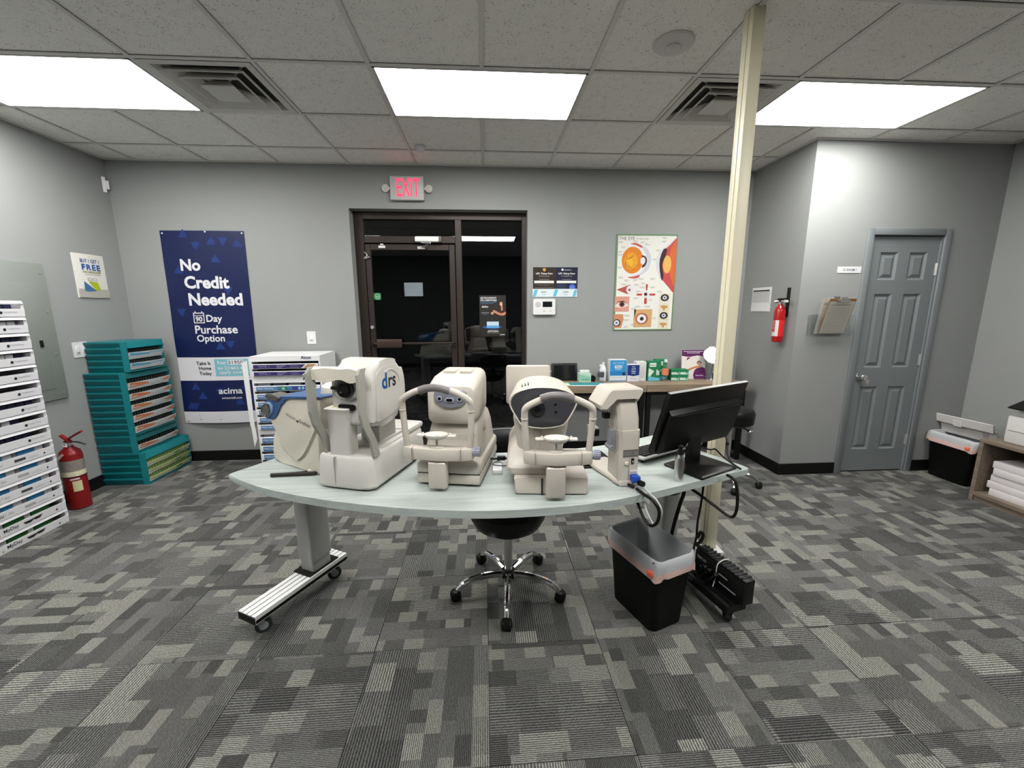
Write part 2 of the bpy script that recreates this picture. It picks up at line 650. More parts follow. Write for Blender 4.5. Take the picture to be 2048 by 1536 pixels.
# floor: carpet tiles laid quarter-turned, 0.5 m
fl = struct(MB().b2(XL, XR, YR, YB+0.25, -0.03, -0.008).build('floor', mat('floor_slab', C(50, 50, 50), 0.9), smooth=False))
FX, FY, FT = -0.0074, 1.6068, 0.5
tile_cache = {}
i0, i1 = math.floor((XL-FX)/FT), math.ceil((XR-FX)/FT)
j0, j1 = math.floor((YR-FY)/FT), math.ceil((YB+0.2-FY)/FT)
for i in range(i0, i1):
    for j in range(j0, j1):
        ax, bx = FX+i*FT, FX+(i+1)*FT
        ay, by = FY+j*FT, FY+(j+1)*FT
        cx, cy = (ax+bx)/2, (ay+by)/2
        x0, x1 = max(ax, XL), min(bx, XR)
        y0, y1 = max(ay, YR), min(by, YB+0.2)
        if cx > XA and cy > YA+0.3:
            continue
        if x1-x0 < 0.02 or y1-y0 < 0.02:
            continue
        turned = (i+j) % 2 == 0
        q = (round(x0-cx, 3), round(x1-cx, 3), round(y0-cy, 3), round(y1-cy, 3))
        if turned:   # local frame is turned by 90 degrees
            q = (q[2], q[3], -q[1], -q[0])
        g = 0.0008
        if q not in tile_cache:
            mb = MB()
            mb.b2(q[0]+g, q[1]-g, q[2]+g, q[3]-g, -0.007, 0, bev=0.0009, seg=1)
            o = mb.build('carpet_tile', CARPET, fl, smooth=False)
            tile_cache[q] = o.data
        else:
            o = bpy.data.objects.new('carpet_tile', tile_cache[q])
            COL.objects.link(o)
            o.parent = fl
        o.location = (cx, cy, 0)
        o.rotation_euler = (0, 0, R(90) if turned else 0)

# ceiling: lay-in boards on a tee grid, 2 ft
ce = struct(MB().b2(XL, XR, YR, YB, HC+0.03, HC+0.06).build('ceiling', mat('plenum', C(120, 118, 112), 0.9), smooth=False))
GX, GY, GT = 0.0058, 2.5272, 0.6096
def gx(i):
    return GX+i*GT
def gy(j):
    return GY+j*GT
i0, i1 = math.floor((XL-GX)/GT), math.ceil((XR-GX)/GT)
j0, j1 = math.floor((YR-GY)/GT), math.ceil((YB-GY)/GT)
LIGHT_ROWS = (0, -4)
LIGHT_COLS = (-5, -1, 3)
taken = {(c+k, r) for c in LIGHT_COLS for r in LIGHT_ROWS for k in (0, 1)} | {(-3, 0), (2, 0)}
bc = {}
for i in range(i0, i1):
    for j in range(j0, j1):
        if (i, j) in taken:
            continue
        x0, x1 = max(gx(i), XL), min(gx(i+1), XR)
        y0, y1 = max(gy(j), YR), min(gy(j+1), YB)
        if gx(i) > XA and y1 > YA:
            y1 = YA
        if x1-x0 < 0.03 or y1-y0 < 0.03:
            continue
        k = (round(x1-x0, 3), round(y1-y0, 3))
        if k not in bc:
            o = MB().box((0, 0, 0.012), (k[0]-0.02, k[1]-0.02, 0.014), bev=0.003, seg=1).build('ceiling_tile', BOARD, ce, smooth=False)
            bc[k] = o.data
        else:
            o = bpy.data.objects.new('ceiling_tile', bc[k])
            COL.objects.link(o)
            o.parent = ce
        o.location = ((x0+x1)/2, (y0+y1)/2, HC)
tw = 0.012
for i in range(i0+1, i1):
    y1 = YA if gx(i) > XA else YB
    spans = [(YR, y1)]
    for c in LIGHT_COLS:          # middle of a two-cell light: no tee
        if i == c+1:
            cuts = sorted(LIGHT_ROWS)
            spans = []
            s = YR
            for r in cuts:
                spans.append((s, gy(r)))
                s = gy(r+1)
            spans.append((s, y1))
    for a, b in spans:
        MB().b2(gx(i)-tw, gx(i)+tw, a, b, HC-0.002, HC+0.004, bev=0.0015, seg=1).build('grid_tee', TEE, ce, smooth=False)
for j in range(j0+1, j1):
    x1 = XA if gy(j) > YA else XR
    MB().b2(XL, x1, gy(j)-tw, gy(j)+tw, HC-0.0025, HC+0.0035, bev=0.0015, seg=1).build('grid_tee', TEE, ce, smooth=False)
am = MB()
for b in [(XL, XL+0.02, YR, YB), (XL, XA, YB-0.02, YB), (XA-0.02, XA, YA, YB), (XA-0.02, XR, YA-0.02, YA), (XR-0.02, XR, YR, YA), (XL, XR, YR, YR+0.02)]:
    am.b2(*b, HC-0.004, HC+0.004)
am.build('wall_angle', TEE, ce, smooth=False)

# ------------------------------------------------------------------ glazed entrance (door_1)
FY0, FY1 = 4.225, 4.285
d1 = bpy.data.objects.new('door_1', None)
COL.objects.link(d1)
d1.location = (OX0, FY0, 0)
struct(d1)
def L1(x):
    return x-OX0
fr = MB()
fr.b2(0, L1(-1.152), 0, 0.06, 0, OZ, bev=0.003, seg=1)
fr.b2(L1(0.38), L1(OX1), 0, 0.06, 0, OZ, bev=0.003, seg=1)
fr.b2(L1(-1.152), L1(0.38), 0, 0.06, 2.335, OZ, bev=0.003, seg=1)
fr.b2(L1(-0.275), L1(-0.214), -0.012, 0.06, 0, 2.335, bev=0.003, seg=1)
fr.b2(L1(-1.152), L1(-0.275), 0.0, 0.06, 2.118, 2.183, bev=0.003, seg=1)
fr.b2(L1(-0.214), L1(0.38), 0.0, 0.06, 0, 0.11, bev=0.003, seg=1)
fr.build('frame', BRONZE, d1)
MB().b2(L1(-1.152), L1(-0.275), 0.028, 0.034, 2.183, 2.335).build('transom_pane', GLASS, d1, smooth=False)
MB().b2(L1(-0.214), L1(0.38), 0.028, 0.034, 0.11, 2.335).build('sidelight_pane', GLASS, d1, smooth=False)
lf = MB()
a, b_ = L1(-1.146), L1(-0.281)
lf.b2(a, a+0.052, -0.004, 0.04, 0.012, 2.106, bev=0.004, seg=1)
lf.b2(b_-0.058, b_, -0.004, 0.04, 0.012, 2.106, bev=0.004, seg=1)
lf.b2(a+0.052, b_-0.058, -0.004, 0.04, 2.05, 2.106, bev=0.004, seg=1)
lf.b2(a+0.052, b_-0.058, -0.004, 0.04, 0.012, 0.2, bev=0.004, seg=1)
leaf = lf.build('door_leaf', BRONZE, d1)
MB().b2(a+0.052, b_-0.058, 0.016, 0.022, 0.2, 2.05).build('door_pane', GLASS, leaf, smooth=False)
pb = MB()
pb.b2(a+0.01, b_-0.01, -0.05, -0.03, 1.138, 1.158, bev=0.004)
pb.b2(a+0.01, a+0.03, -0.05, -0.004, 1.13, 1.165)
pb.b2(b_-0.03, b_-0.01, -0.05, -0.004, 1.13, 1.165)
pb.build('push_bar', BRONZE, leaf)
MB().b2(L1(-1.072), L1(-0.826), -0.072, -0.05, 1.108, 1.192, bev=0.004).build('push_plate', mat('worn_bronze', C(66, 52, 47), 0.35, metal=0.4, var=0.2, vscale=30), leaf)
MB().cyl((L1(-1.118), -0.03, 1.31), (L1(-1.118), 0.0, 1.31), 0.017).build('lock_cylinder', STEEL, leaf)
cl = MB()
cl.b2(L1(-0.655), L1(-0.415), -0.065, 0.0, 2.122, 2.172, bev=0.008)
closer = cl.build('door_closer', ALU, d1)
ca = MB()
ca.tube([(L1(-0.60), -0.05, 2.118), (L1(-0.56), -0.10, 2.105), (L1(-0.50), -0.15, 2.10)], 0.007, smooth=False)
ca.tube([(L1(-0.50), -0.15, 2.10), (L1(-0.55), -0.05, 2.09), (L1(-0.60), -0.012, 2.075)], 0.007, smooth=False)
ca.b2(L1(-0.64), L1(-0.57), -0.016, -0.004, 2.06, 2.085)
ca.build('closer_arm', STEEL, closer)
MB().b2(L1(-0.43), L1(-0.405), -0.066, 0.0, 2.12, 2.174, bev=0.002).build('end_cap', mat('closer_cap', C(92, 92, 84), 0.5), closer)
sw = MB()
sw.b2(L1(-1.012), L1(-0.948), -0.022, -0.002, 2.066, 2.09, bev=0.003)
sw.b2(L1(-0.995), L1(-0.965), -0.018, 0.0, 2.096, 2.108, bev=0.002)
sw.build('contact_sensor', WHITE, d1)
MB().tube([(L1(-1.15), -0.01, 2.03), (L1(-1.12), -0.03, 2.0), (L1(-1.15), -0.03, 1.97), (L1(-1.10), -0.02, 1.985)], 0.006).build('hinge_pin', STEEL, d1)

# ------------------------------------------------------------------ six panel door (door_2) and its casing
d2 = bpy.data.objects.new('door_2', None)
COL.objects.link(d2)
d2.location = (DX0, YA, 0)
struct(d2)
LW, LZ0, LZ1 = 0.608, 0.012, 2.062
lx0 = (DX1-DX0-LW)/2
lm = MB()
yf, yb = 0.014, 0.05
st_ = 0.094
px = [(st_, st_+0.158), (LW-st_-0.158, LW-st_)]
pz = [(0.215, 0.795), (0.965, 1.598), (1.712, 1.938)]
ys = [(LZ0, pz[0][0]), (pz[0][1], pz[1][0]), (pz[1][1], pz[2][0]), (pz[2][1], LZ1)]
for x0, x1 in ((0, px[0][0]), (px[0][1], px[1][0]), (px[1][1], LW)):
    lm.b2(lx0+x0, lx0+x1, yf, yb, LZ0, LZ1)
for z0, z1 in ys:
    for x0, x1 in px:
        lm.b2(lx0+x0, lx0+x1, yf, yb, z0, z1)
dl = lm.build('door_leaf', DOORG, d2, smooth=False)
for x0, x1 in px:
    for z0, z1 in pz:
        def rg(d, y):
            return [(lx0+x0+d, y, z0+d), (lx0+x1-d, y, z0+d), (lx0+x1-d, y, z1-d), (lx0+x0+d, y, z1-d)]
        MB().loft([rg(0, yf), rg(0.016, yf+0.014), rg(0.022, yf+0.014), rg(0.046, yf+0.003)], cap=False).poly(rg(0.046, yf+0.003)).build('door_panel', DOORG, dl, smooth=False)
kx, kz = lx0+0.062, 0.885
kb = MB()
kb.cyl((kx, yf, kz), (kx, yf-0.008, kz), 0.032, 0.03, 20)
kb.cyl((kx, yf-0.008, kz), (kx, yf-0.035, kz), 0.012)
kb.lathe([(0.012, 0), (0.026, 0.008), (0.029, 0.02), (0.024, 0.032), (0.008, 0.036)], M=Matrix.Translation((kx, yf-0.03, kz)) @ Matrix.Rotation(R(90), 4, 'X'))
kn = kb.build('door_knob', CHROME, dl)
MB().b2(kx+0.02, kx+0.026, yf-0.075, yf-0.062, kz-0.06, kz-0.02).b2(kx+0.012, kx+0.017, yf-0.075, yf-0.062, kz-0.05, kz-0.01).build('key', STEEL, kn)
for hz in (1.80, 1.03, 0.30):
    h = MB()
    h.cyl((lx0+LW+0.002, yf-0.006, hz-0.05), (lx0+LW+0.002, yf-0.006, hz+0.05), 0.007, seg=10)
    h.b2(lx0+LW-0.012, lx0+LW+0.014, yf-0.003, yf, hz-0.048, hz+0.048)
    h.build('hinge', STEEL, d2)
MB().b2(0, lx0-0.002, 0.0, 0.09, 0, DZ).b2(lx0+LW+0.002, DX1-DX0, 0.0, 0.09, 0, DZ).b2(0, DX1-DX0, 0.0, 0.09, LZ1+0.006, DZ).build('jamb', DOORG, d2, smooth=False)
cw = 0.055
cs = MB()
for x0, x1, z0, z1 in ((-cw+0.008, 0.008, 0, DZ+cw-0.008), (DX1-DX0-0.008, DX1-DX0+cw-0.008, 0, DZ+cw-0.008), (0.008, DX1-DX0-0.008, DZ-0.008, DZ+cw-0.008)):
    cs.b2(x0, x1, -0.018, 0, z0, z1, bev=0.006, seg=2)
struct(cs.build('trim_1', DOORG, loc=(DX0, YA, 0)))
# ------------------------------------------------------------------ ceiling fixtures
def ceiling_light(c, r, label, group=None):
    x0, x1, y0, y1 = gx(c), gx(c+2), gy(r), gy(r+1)
    t = thing('ceiling_light', label, 'light', ((x0+x1)/2, (y0+y1)/2, HC), 0, group)
    w, d = (x1-x0)/2-0.013, (y1-y0)/2-0.013
    f = MB()
    for b in ((-w, w, -d, -d+0.012), (-w, w, d-0.012, d), (-w, -w+0.012, -d, d), (w-0.012, w, -d, d)):
        f.b2(*b, -0.004, 0.02)
    f.build('frame', WHITE2, t, smooth=False)
    MB().b2(-w+0.012, w-0.012, -d+0.012, d-0.012, 0.0, 0.006).build('diffuser', DIFF, t, smooth=False)
    MB().b2(-w, w, -d, d, 0.02, 0.028).build('housing', WHITE2, t, smooth=False)
    return t
ceiling_light(-5, 0, 'flat white ceiling light panel over the teal and white lens racks', 'ceiling light panels')
ceiling_light(-1, 0, 'flat white ceiling light panel in front of the exit sign', 'ceiling light panels')
ceiling_light(3, 0, 'flat white ceiling light panel just beyond the cream post by the grey door', 'ceiling light panels')
for c, w in ((-5, 'by the left wall'), (-1, 'in the middle of the room'), (3, 'by the right wall')):
    ceiling_light(c, -4, 'flat white ceiling light panel over the open carpet ' + w, 'ceiling light panels')

VENTM = mat('vent_white_metal', C(205, 203, 197), 0.45)
DUCT = mat('duct_dark', C(84, 83, 80), 0.8)
def vent(c, r, label):
    x0, y0 = gx(c), gy(r)
    t = thing('air_vent', label, 'air vent', (x0+GT/2, y0+GT/2, HC), 0, 'ceiling air vents')
    def sq(s, z):
        return [(-s, -s, z), (s, -s, z), (s, s, z), (-s, s, z)]
    MB().loft([sq(0.291, -0.004), sq(0.250, -0.004), sq(0.225, 0.055), sq(0.291, 0.055)], cap=False).build('frame', VENTM, t, smooth=False)
    for k, (so, si) in enumerate(((0.205, 0.150), (0.145, 0.095))):
        m = MB()
        m.loft([sq(so+0.010, -0.018-0.006*k), sq(so+0.016, -0.018-0.006*k), sq(so+0.016, -0.010-0.006*k), sq(si+0.004, 0.042), sq(si, 0.038), sq(so+0.010, -0.018-0.006*k)], cap=False)
        m.build('louvre', VENTM, t, smooth=False)
    m = MB()
    m.loft([sq(0.088, -0.030), sq(0.092, -0.024), sq(0.05, 0.02), sq(0.01, 0.03)], cap=False)
    m.poly(sq(0.088, -0.030))
    m.build('centre_plate', VENTM, t, smooth=False)
    MB().poly(sq(0.29, 0.0278)).build('duct', DUCT, t, smooth=False)
    sp = MB()
    for a in (45, 135):
        sp.box((0, 0, 0.018), (0.62, 0.006, 0.012), rz=R(a))
    sp.build('spider_bar', VENTM, t, smooth=False)
    return t
vent(-3, 0, 'square louvred ceiling vent between two light panels over the left racks')
vent(2, 0, 'square louvred ceiling vent partly behind the cream post')
t = thing('ceiling_speaker', 'round white flush ceiling disc with a small centre cap', 'ceiling disc', (0.962, 2.262, HC+0.004))
MB().lathe([(0.1, 0.0), (0.1, -0.004), (0.094, -0.010), (0.05, -0.016), (0.035, -0.017)], seg=32).build('cover', WHITE2, t)
MB().lathe([(0.033, -0.016), (0.033, -0.022), (0.028, -0.025), (0.001, -0.026)], seg=24).build('centre_cap', WHITE2, t)
t = thing('ceiling_detector', 'tiny white domed detector on the ceiling near the exit sign', 'detector', (-0.5, 3.67, HC+0.003))
MB().lathe([(0.05, 0), (0.05, -0.008), (0.044, -0.014)], seg=24).build('base', WHITE, t)
MB().lathe([(0.036, -0.012), (0.034, -0.026), (0.022, -0.038), (0.002, -0.042)], seg=24).build('dome', WHITE, t)

# ------------------------------------------------------------------ exit sign, sensors, switches, keypad
t = thing('exit_sign', 'lit red exit sign with two lamp heads above the glass entrance', 'exit sign', (-0.69, YB, 2.47))
MB().b2(-0.152, 0.152, -0.05, 0, 0, 0.205, bev=0.006).build('housing', mat('exit_white', C(184, 182, 180), 0.5), t)
exm = mat('exit_red', C(255, 30, 70), 0.5, emit=(1.0, 0.03, 0.08, 1), estr=0.75)
M_ = Matrix.Translation((0, -0.052, 0)) @ Matrix.Rotation(R(90), 4, 'X')
text('EXIT', exm, t, 0.012, 0.03, 0, h=0.155, w=0.205, align='c', bold=0.004, M=M_)
for s in (-1, 1):
    h = MB()
    h.cyl((s*0.152, -0.02, 0.105), (s*0.175, -0.025, 0.105), 0.012)
    h.lathe([(0.02, -0.04), (0.032, -0.02), (0.034, 0.0)], M=Matrix.Translation((s*0.195, -0.03, 0.105)) @ Matrix.Rotation(R(90), 4, 'X'))
    hd = h.build('lamp_head', WHITE2, t)
    MB().lathe([(0.031, 0.0), (0.024, 0.004), (0.001, 0.005)], M=Matrix.Translation((s*0.195, -0.03, 0.105)) @ Matrix.Rotation(R(90), 4, 'X')).build('lens', mat('lamp_lens', C(190, 186, 178), 0.15), hd)

t = thing('motion_sensor', 'small white motion sensor in the ceiling corner above the banner', 'sensor', (XL+0.01, YB-0.01, 2.50), R(-45))
MB().prism([(-0.035, -0.02), (0.035, -0.02), (0.026, -0.06), (-0.026, -0.06)], 0, 0.13, bev=0.006).build('case', WHITE, t)
MB().b2(-0.022, 0.022, -0.063, -0.058, 0.02, 0.06, bev=0.004).build('lens_window', mat('milky_lens', C(245, 245, 240), 0.3), t)
MB().b2(-0.03, 0.03, -0.025, 0.0, 0.03, 0.1).build('bracket', WHITE, t)

def switch(name, label, loc, rot, w, n):
    t = sheet(w, 0.122, WHITE, loc, rot, name, label, 'switch', t=0.006, r=0.006)
    for k in range(n):
        cx = w*(k+0.5)/n if n == 1 else w*(0.28+0.44*k)
        MB().b2(cx-0.017, cx+0.017, 0.028, 0.094, 0.004, 0.010, bev=0.002).build('rocker', WHITE, t)
        MB().b2(cx-0.012, cx+0.012, 0.034, 0.04, 0.0095, 0.0105).build('slit', flat(120, 120, 120), t, smooth=False)
        for sy in (0.012, 0.11):
            MB().cyl((cx, sy, 0.006), (cx, sy, 0.0075), 0.0035, seg=8).build('screw', STEEL, t)
    return t
switch('light_switch', 'double white rocker switch plate beside the teal rack', (XL, 3.505, 1.112), LEFT, 0.122, 2)
switch('light_switch', 'single white rocker switch plate left of the glass entrance', (-1.715, YB, 1.157), BACK, 0.082, 1)

t = sheet(0.218, 0.152, WHITE, (0.479, YB, 1.427), BACK, 'alarm_keypad', 'white alarm keypad with small dark screen under the delivery signs', 'keypad', t=0.03, r=0.012)
MB().prism(rrect(0.092, 0.186, 0.074, 0.127, 0.003), 0.029, 0.0312).build('screen', mat('keypad_screen', C(20, 24, 26), 0.2), t)
MB().lathe([(0.028, 0), (0.028, 0.001), (0.001, 0.0015)], (0.046, 0.098, 0.0295), 24).build('speaker_grille', flat(205, 203, 203), t)
for cx in (0.106, 0.171):
    MB().lathe([(0.012, 0), (0.0115, 0.002), (0.009, 0.003), (0.001, 0.003)], (cx, 0.038, 0.0295), 18).build('button', flat(225, 225, 224), t)

# delivery point signs
def sign(x0, col, label, logo, headsize):
    t = sheet(0.219, 0.285, flat(*col), (x0, YB, 1.597), BACK, 'pickup_sign', label, 'sign', t=0.004)
    Wt = flat(245, 245, 240)
    text('UPS  Pickup Point', Wt, t, 0.11, 0.212, 0.0046, w=0.165, align='c', bold=0.02)
    text('for Lab Specimens', flat(215, 210, 205), t, 0.11, 0.193, 0.0046, w=0.105, align='c')
    text('Scheduled Pickup Time', flat(225, 220, 212), t, 0.11, 0.164, 0.0046, w=0.095, align='c')
    decal(t, rect(0.012, 0.206, 0.134, 0.157), Wt, 0.0046, 'blank_strip')
    return t
t = sign(0.478, (52, 42, 36), 'dark brown square pickup sign with gold shield on the back wall', 0, 0)
decal(t, smooth2([(0.096, 0.272), (0.11, 0.277), (0.124, 0.272), (0.123, 0.256), (0.11, 0.245), (0.097, 0.256)], 3), flat(226, 176, 78), 0.0046, 'shield')
decal(t, [(0.1, 0.266), (0.121, 0.268), (0.121, 0.271), (0.1, 0.27)], flat(52, 42, 36), 0.0050, 'shield_sweep')
text('Questions? Visit our website or call us for help', flat(160, 148, 138), t, 0.11, 0.118, 0.0046, w=0.18, align='c')
text('with your specimen pickup location', flat(160, 148, 138), t, 0.11, 0.108, 0.0046, w=0.1, align='c')
text('This location is a pickup point for lab specimens only', flat(200, 192, 180), t, 0.11, 0.085, 0.0046, w=0.19, align='c')
t2 = sign(0.699, (30, 34, 62), 'navy blue square pickup sign with white round logo on the back wall', 1, 0)
decal(t2, circ(0.068, 0.262, 0.011, 14), flat(240, 240, 245), 0.0046, 'logo')
text('UPS Healthcare', flat(240, 240, 245), t2, 0.086, 0.255, 0.0046, w=0.07, bold=0.02)
for k in range(4):
    decal(t2, rect(0.013, 0.1+0.004*k, 0.118-0.011*k, 0.121-0.011*k), flat(86, 90, 118), 0.0046, 'fine_print')
decal(t2, [(0.168+0.034*math.cos(R(a)), 0.094+0.034*math.sin(R(a))) for a in range(30, 390, 60)], flat(74, 112, 214), 0.0050, 'blue_badge')
text('DEAL', flat(150, 180, 240), t2, 0.168, 0.09, 0.0054, w=0.04, align='c')
band = sheet(0.442, 0.077, flat(232, 244, 248), (0.474, YB-0.0042, 1.599), BACK, 'notice_strip', 'pale blue and white notice strip along the foot of the pickup signs', 'notice', t=0.002)
for x in (0.0, 0.2, 0.395):
    decal(band, [(x, 0.004), (x+0.03, 0.004), (x+0.055 if x < 0.39 else x+0.046, 0.07), (x+0.02, 0.07)], flat(110, 200, 232), 0.0026, 'blue_stripe')
for x in (0.11, 0.33):
    text('SORRY', flat(70, 60, 50), band, x, 0.04, 0.0026, w=0.058, align='c', bold=0.02)
    text('closed', flat(90, 100, 110), band, x, 0.018, 0.0026, w=0.036, align='c')

# ------------------------------------------------------------------ banner
NAVY = mat('banner_navy', C(17, 27, 68), 0.3, var=0.05, vscale=5)
BW, BH = 0.735, 1.80
bz0 = 0.395
bm_ = MB()
def bowz(x, y):
    return 0.004 + 0.03*math.sin(math.pi*x/BW)*(0.35+0.65*(1-y/BH)) + 0.006*math.sin(9*y+2*x)*(1-y/BH)
def bnx(x, y):        # the foot of the banner drifts to the left as it hangs
    return x - 0.02*(1-y/BH)
def bmap(pts, dz=0.0):
    return [(bnx(x, y), y, bowz(x, y)+dz) for x, y in pts]
NX, NY = 14, 30
def bgrid(x0, x1, y0, y1, m, dz, name, parent, nx=NX, ny=4, thick=0.0):
    mb = MB()
    for iz in range(ny):
        for ix in range(nx):
            xa, xb = x0+(x1-x0)*ix/nx, x0+(x1-x0)*(ix+1)/nx
            ya, yb = y0+(y1-y0)*iz/ny, y0+(y1-y0)*(iz+1)/ny
            mb.poly(bmap([(xa, ya), (xb, ya), (xb, yb), (xa, yb)], dz))
    if thick:
        for ix in range(nx):
            xa, xb = x0+(x1-x0)*ix/nx, x0+(x1-x0)*(ix+1)/nx
            for y in (y0, y1):
                A = bmap([(xa, y), (xb, y)], dz)
                mb.poly([A[0], A[1], (A[1][0], A[1][1], A[1][2]-thick), (A[0][0], A[0][1], A[0][2]-thick)])
    bmesh.ops.remove_doubles(mb.bm, verts=mb.bm.verts, dist=1e-5)
    return mb.build(name, m, parent)
bn = tag(bgrid(0, BW, 0, BH, NAVY, 0, 'wall_banner', None, ny=NY, thick=0.0008), 'tall navy blue vinyl banner with white lettering hanging on the back wall', 'banner')
bn.location = (-2.925, YB, bz0)
bn.rotation_euler = BACK
BWH = mat('banner_white', C(202, 202, 206), 0.4)
bgrid(0, BW, 0.0, 0.115, BWH, 0.0012, 'white_foot_band', bn)
bgrid(0, BW, 0.42, 0.645, BWH, 0.0012, 'white_band', bn)
def btext(s, m, x, y, h=None, w=None, bold=0.0, align='l', dz=0.0034):
    o = text(s, m, bn, x, y, 0, h=h, w=w, bold=bold, align=align)
    for v in o.data.vertices:
        p = bmap([(v.co.x, v.co.y)], dz)[0]
        v.co = p
    return o
def bpoly(pts, m, name='print', dz=0.0020):
    mb = MB()
    mb.poly(bmap(pts, dz))
    return mb.build(name, m, bn, smooth=False)
tri = flat(34, 58, 124)
for x, y, s in ((0.16, 1.74, 1), (0.26, 1.70, -1), (0.5, 1.74, -1), (0.62, 1.66, 1), (0.4, 1.68, 1), (0.08, 1.42, 1), (0.42, 1.52, 1), (0.5, 1.3, -1), (0.06, 1.1, -1),
                (0.38, 0.72, 1), (0.47, 0.80, -1), (0.1, 0.33, 1), (0.16, 0.24, 1), (0.08, 0.2, -1), (0.56, 0.33, 1), (0.63, 0.25, -1), (0.5, 0.18, 1), (0.04, 0.14, 1), (0.33, 0.34, -1)):
    bpoly([(x, y), (x+0.09, y), (x+0.045, y+0.075*s)], tri, 'triangle', dz=0.0012)
btext('No', BWH, 0.15, 1.445, h=0.105, bold=0.035)
btext('Credit', BWH, 0.165, 1.285, h=0.115, bold=0.035)
btext('Needed', BWH, 0.185, 1.13, h=0.115, bold=0.035)
for a, b, c, d in ((0.208, 0.308, 0.968, 0.976), (0.208, 0.308, 1.058, 1.066), (0.208, 0.216, 0.968, 1.066), (0.30, 0.308, 0.968, 1.066), (0.208, 0.308, 1.036, 1.041), (0.224, 0.232, 1.06, 1.08), (0.284, 0.292, 1.06, 1.08)):
    bpoly(rect(a, b, c, d), BWH, 'calendar_line')
btext('90', BWH, 0.258, 0.982, h=0.048, bold=0.03, align='c')
btext('Day', BWH, 0.325, 0.96, h=0.085, bold=0.02)
btext('Purchase', BWH, 0.212, 0.87, h=0.078, bold=0.02)
btext('Option', BWH, 0.22, 0.775, h=0.085, bold=0.02)
INK = flat(28, 30, 38)
for k, s in enumerate(('Take It', 'Home', 'Today')):
    btext(s, INK, 0.315, 0.572-0.048*k if k < 2 else 0.464, h=0.034 if k < 2 else 0.044, bold=0.015, align='r')
bpoly(rect(0.333, 0.3345, 0.465, 0.61), flat(150, 150, 160), 'divider')
bgrid(0.35, 0.655, 0.462, 0.628, flat(134, 196, 208), 0.0020, 'blue_box', bn)
btext('Text', BWH, 0.372, 0.578, h=0.032, bold=0.01, dz=0.0038)
bgrid(0.47, 0.615, 0.572, 0.62, BWH, 0.0027, 'number_slip', bn)
btext('31950', flat(50, 45, 70), 0.478, 0.58, h=0.032, w=0.13, dz=0.0044)
btext('to 22462 to', BWH, 0.376, 0.526, h=0.03, w=0.25, bold=0.015, dz=0.0038)
btext('apply now.', BWH, 0.386, 0.474, h=0.042, w=0.22, bold=0.01, dz=0.0038)
btext('acima', BWH, 0.36, 0.288, h=0.058, w=0.215, bold=0.02)
btext('acimacredit.com', BWH, 0.385, 0.238, w=0.18, h=0.024)
for k in range(5):
    bpoly(rect(0.15, 0.66-0.3*(k == 4), 0.088-0.014*k, 0.093-0.014*k), flat(150, 152, 176), 'fine_print')
for x, y in ((0.02, 1.775), (0.40, 1.79), (0.715, 1.78), (0.03, 0.02), (0.70, 0.02)):
    p = bmap([(x, y)])[0]
    MB().lathe([(0.008, -0.002), (0.008, 0.003), (0.004, 0.005), (0.001, 0.005)], p, 10).build('grommet', STEEL, bn)

# ------------------------------------------------------------------ left wall poster and breaker panel
t = sheet(0.28, 0.355, mat('poster_white', C(208, 206, 199), 0.45), (XL, 3.637, 1.59), LEFT, 'sale_poster', 'small white sale poster with blue FREE lettering on the left wall', 'poster', t=0.003, bow=0.008)
Z_ = 0.013
text('BUY 1 GET 1', flat(40, 84, 156), t, 0.14, 0.285, Z_, w=0.165, h=0.03, align='c', bold=0.015)
text('FREE', flat(32, 88, 176), t, 0.145, 0.225, Z_, w=0.165, h=0.048, align='c', bold=0.03, space=1.2)
text('PLUS A FREE EYE EXAM!', flat(120, 150, 40), t, 0.145, 0.204, Z_, w=0.16, h=0.013, align='c', bold=0.03)
decal(t, rect(0.08, 0.22, 0.19, 0.1925), flat(150, 150, 150), Z_, 'fine_print')
decal(t, rect(0.004, 0.276, 0.004, 0.072), flat(186, 184, 176), Z_-0.0005, 'grey_floor')
decal(t, [(0.055, 0.055), (0.1, 0.05), (0.16, 0.058), (0.06, 0.135)], flat(72, 118, 160), Z_, 'blue_bag')
decal(t, [(0.1, 0.135), (0.18, 0.13), (0.2, 0.065), (0.155, 0.062)], flat(176, 196, 40), Z_+0.0004, 'green_bag')
gl = MB()
for cx in (0.115, 0.16):
    q = circ(cx, 0.15, 0.02, 16, 0.012)
    for k in range(16):
        a, b = q[k], q[(k+1) % 16]
        gl.poly([(a[0], a[1], Z_), (b[0], b[1], Z_), (cx+(b[0]-cx)*0.84, 0.15+(b[1]-0.15)*0.84, Z_), (cx+(a[0]-cx)*0.84, 0.15+(a[1]-0.15)*0.84, Z_)])
gl.build('glasses_print', flat(40, 44, 40), t, smooth=False)
MB().cyl((0.14, 0.335, 0.008), (0.14, 0.335, 0.016), 0.004, seg=8).build('push_pin', STEEL, t)

pm = mat('panel_grey_paint', C(120, 125, 120), 0.6, bump=0.1, bscale=120)
t = thing('breaker_panel', 'grey metal breaker panel on the left wall behind the white lens trays', 'breaker panel', (XL, 2.90, 0.80))
MB().b2(0, 0.022, 0, 0.485, 0.015, 1.03, bev=0.004).build('cover', pm, t)
MB().b2(0.02, 0.027, 0.05, 0.40, 0.10, 0.88, bev=0.003).build('door', pm, t)
MB().b2(0.026, 0.036, 0.345, 0.365, 0.42, 0.47, bev=0.002).build('latch', BLACK, t)
for z in (0.06, 0.36, 0.68, 0.96):
    MB().cyl((0.02, 0.45, z), (0.026, 0.45, z), 0.008, seg=10).build('screw', STEEL, t)

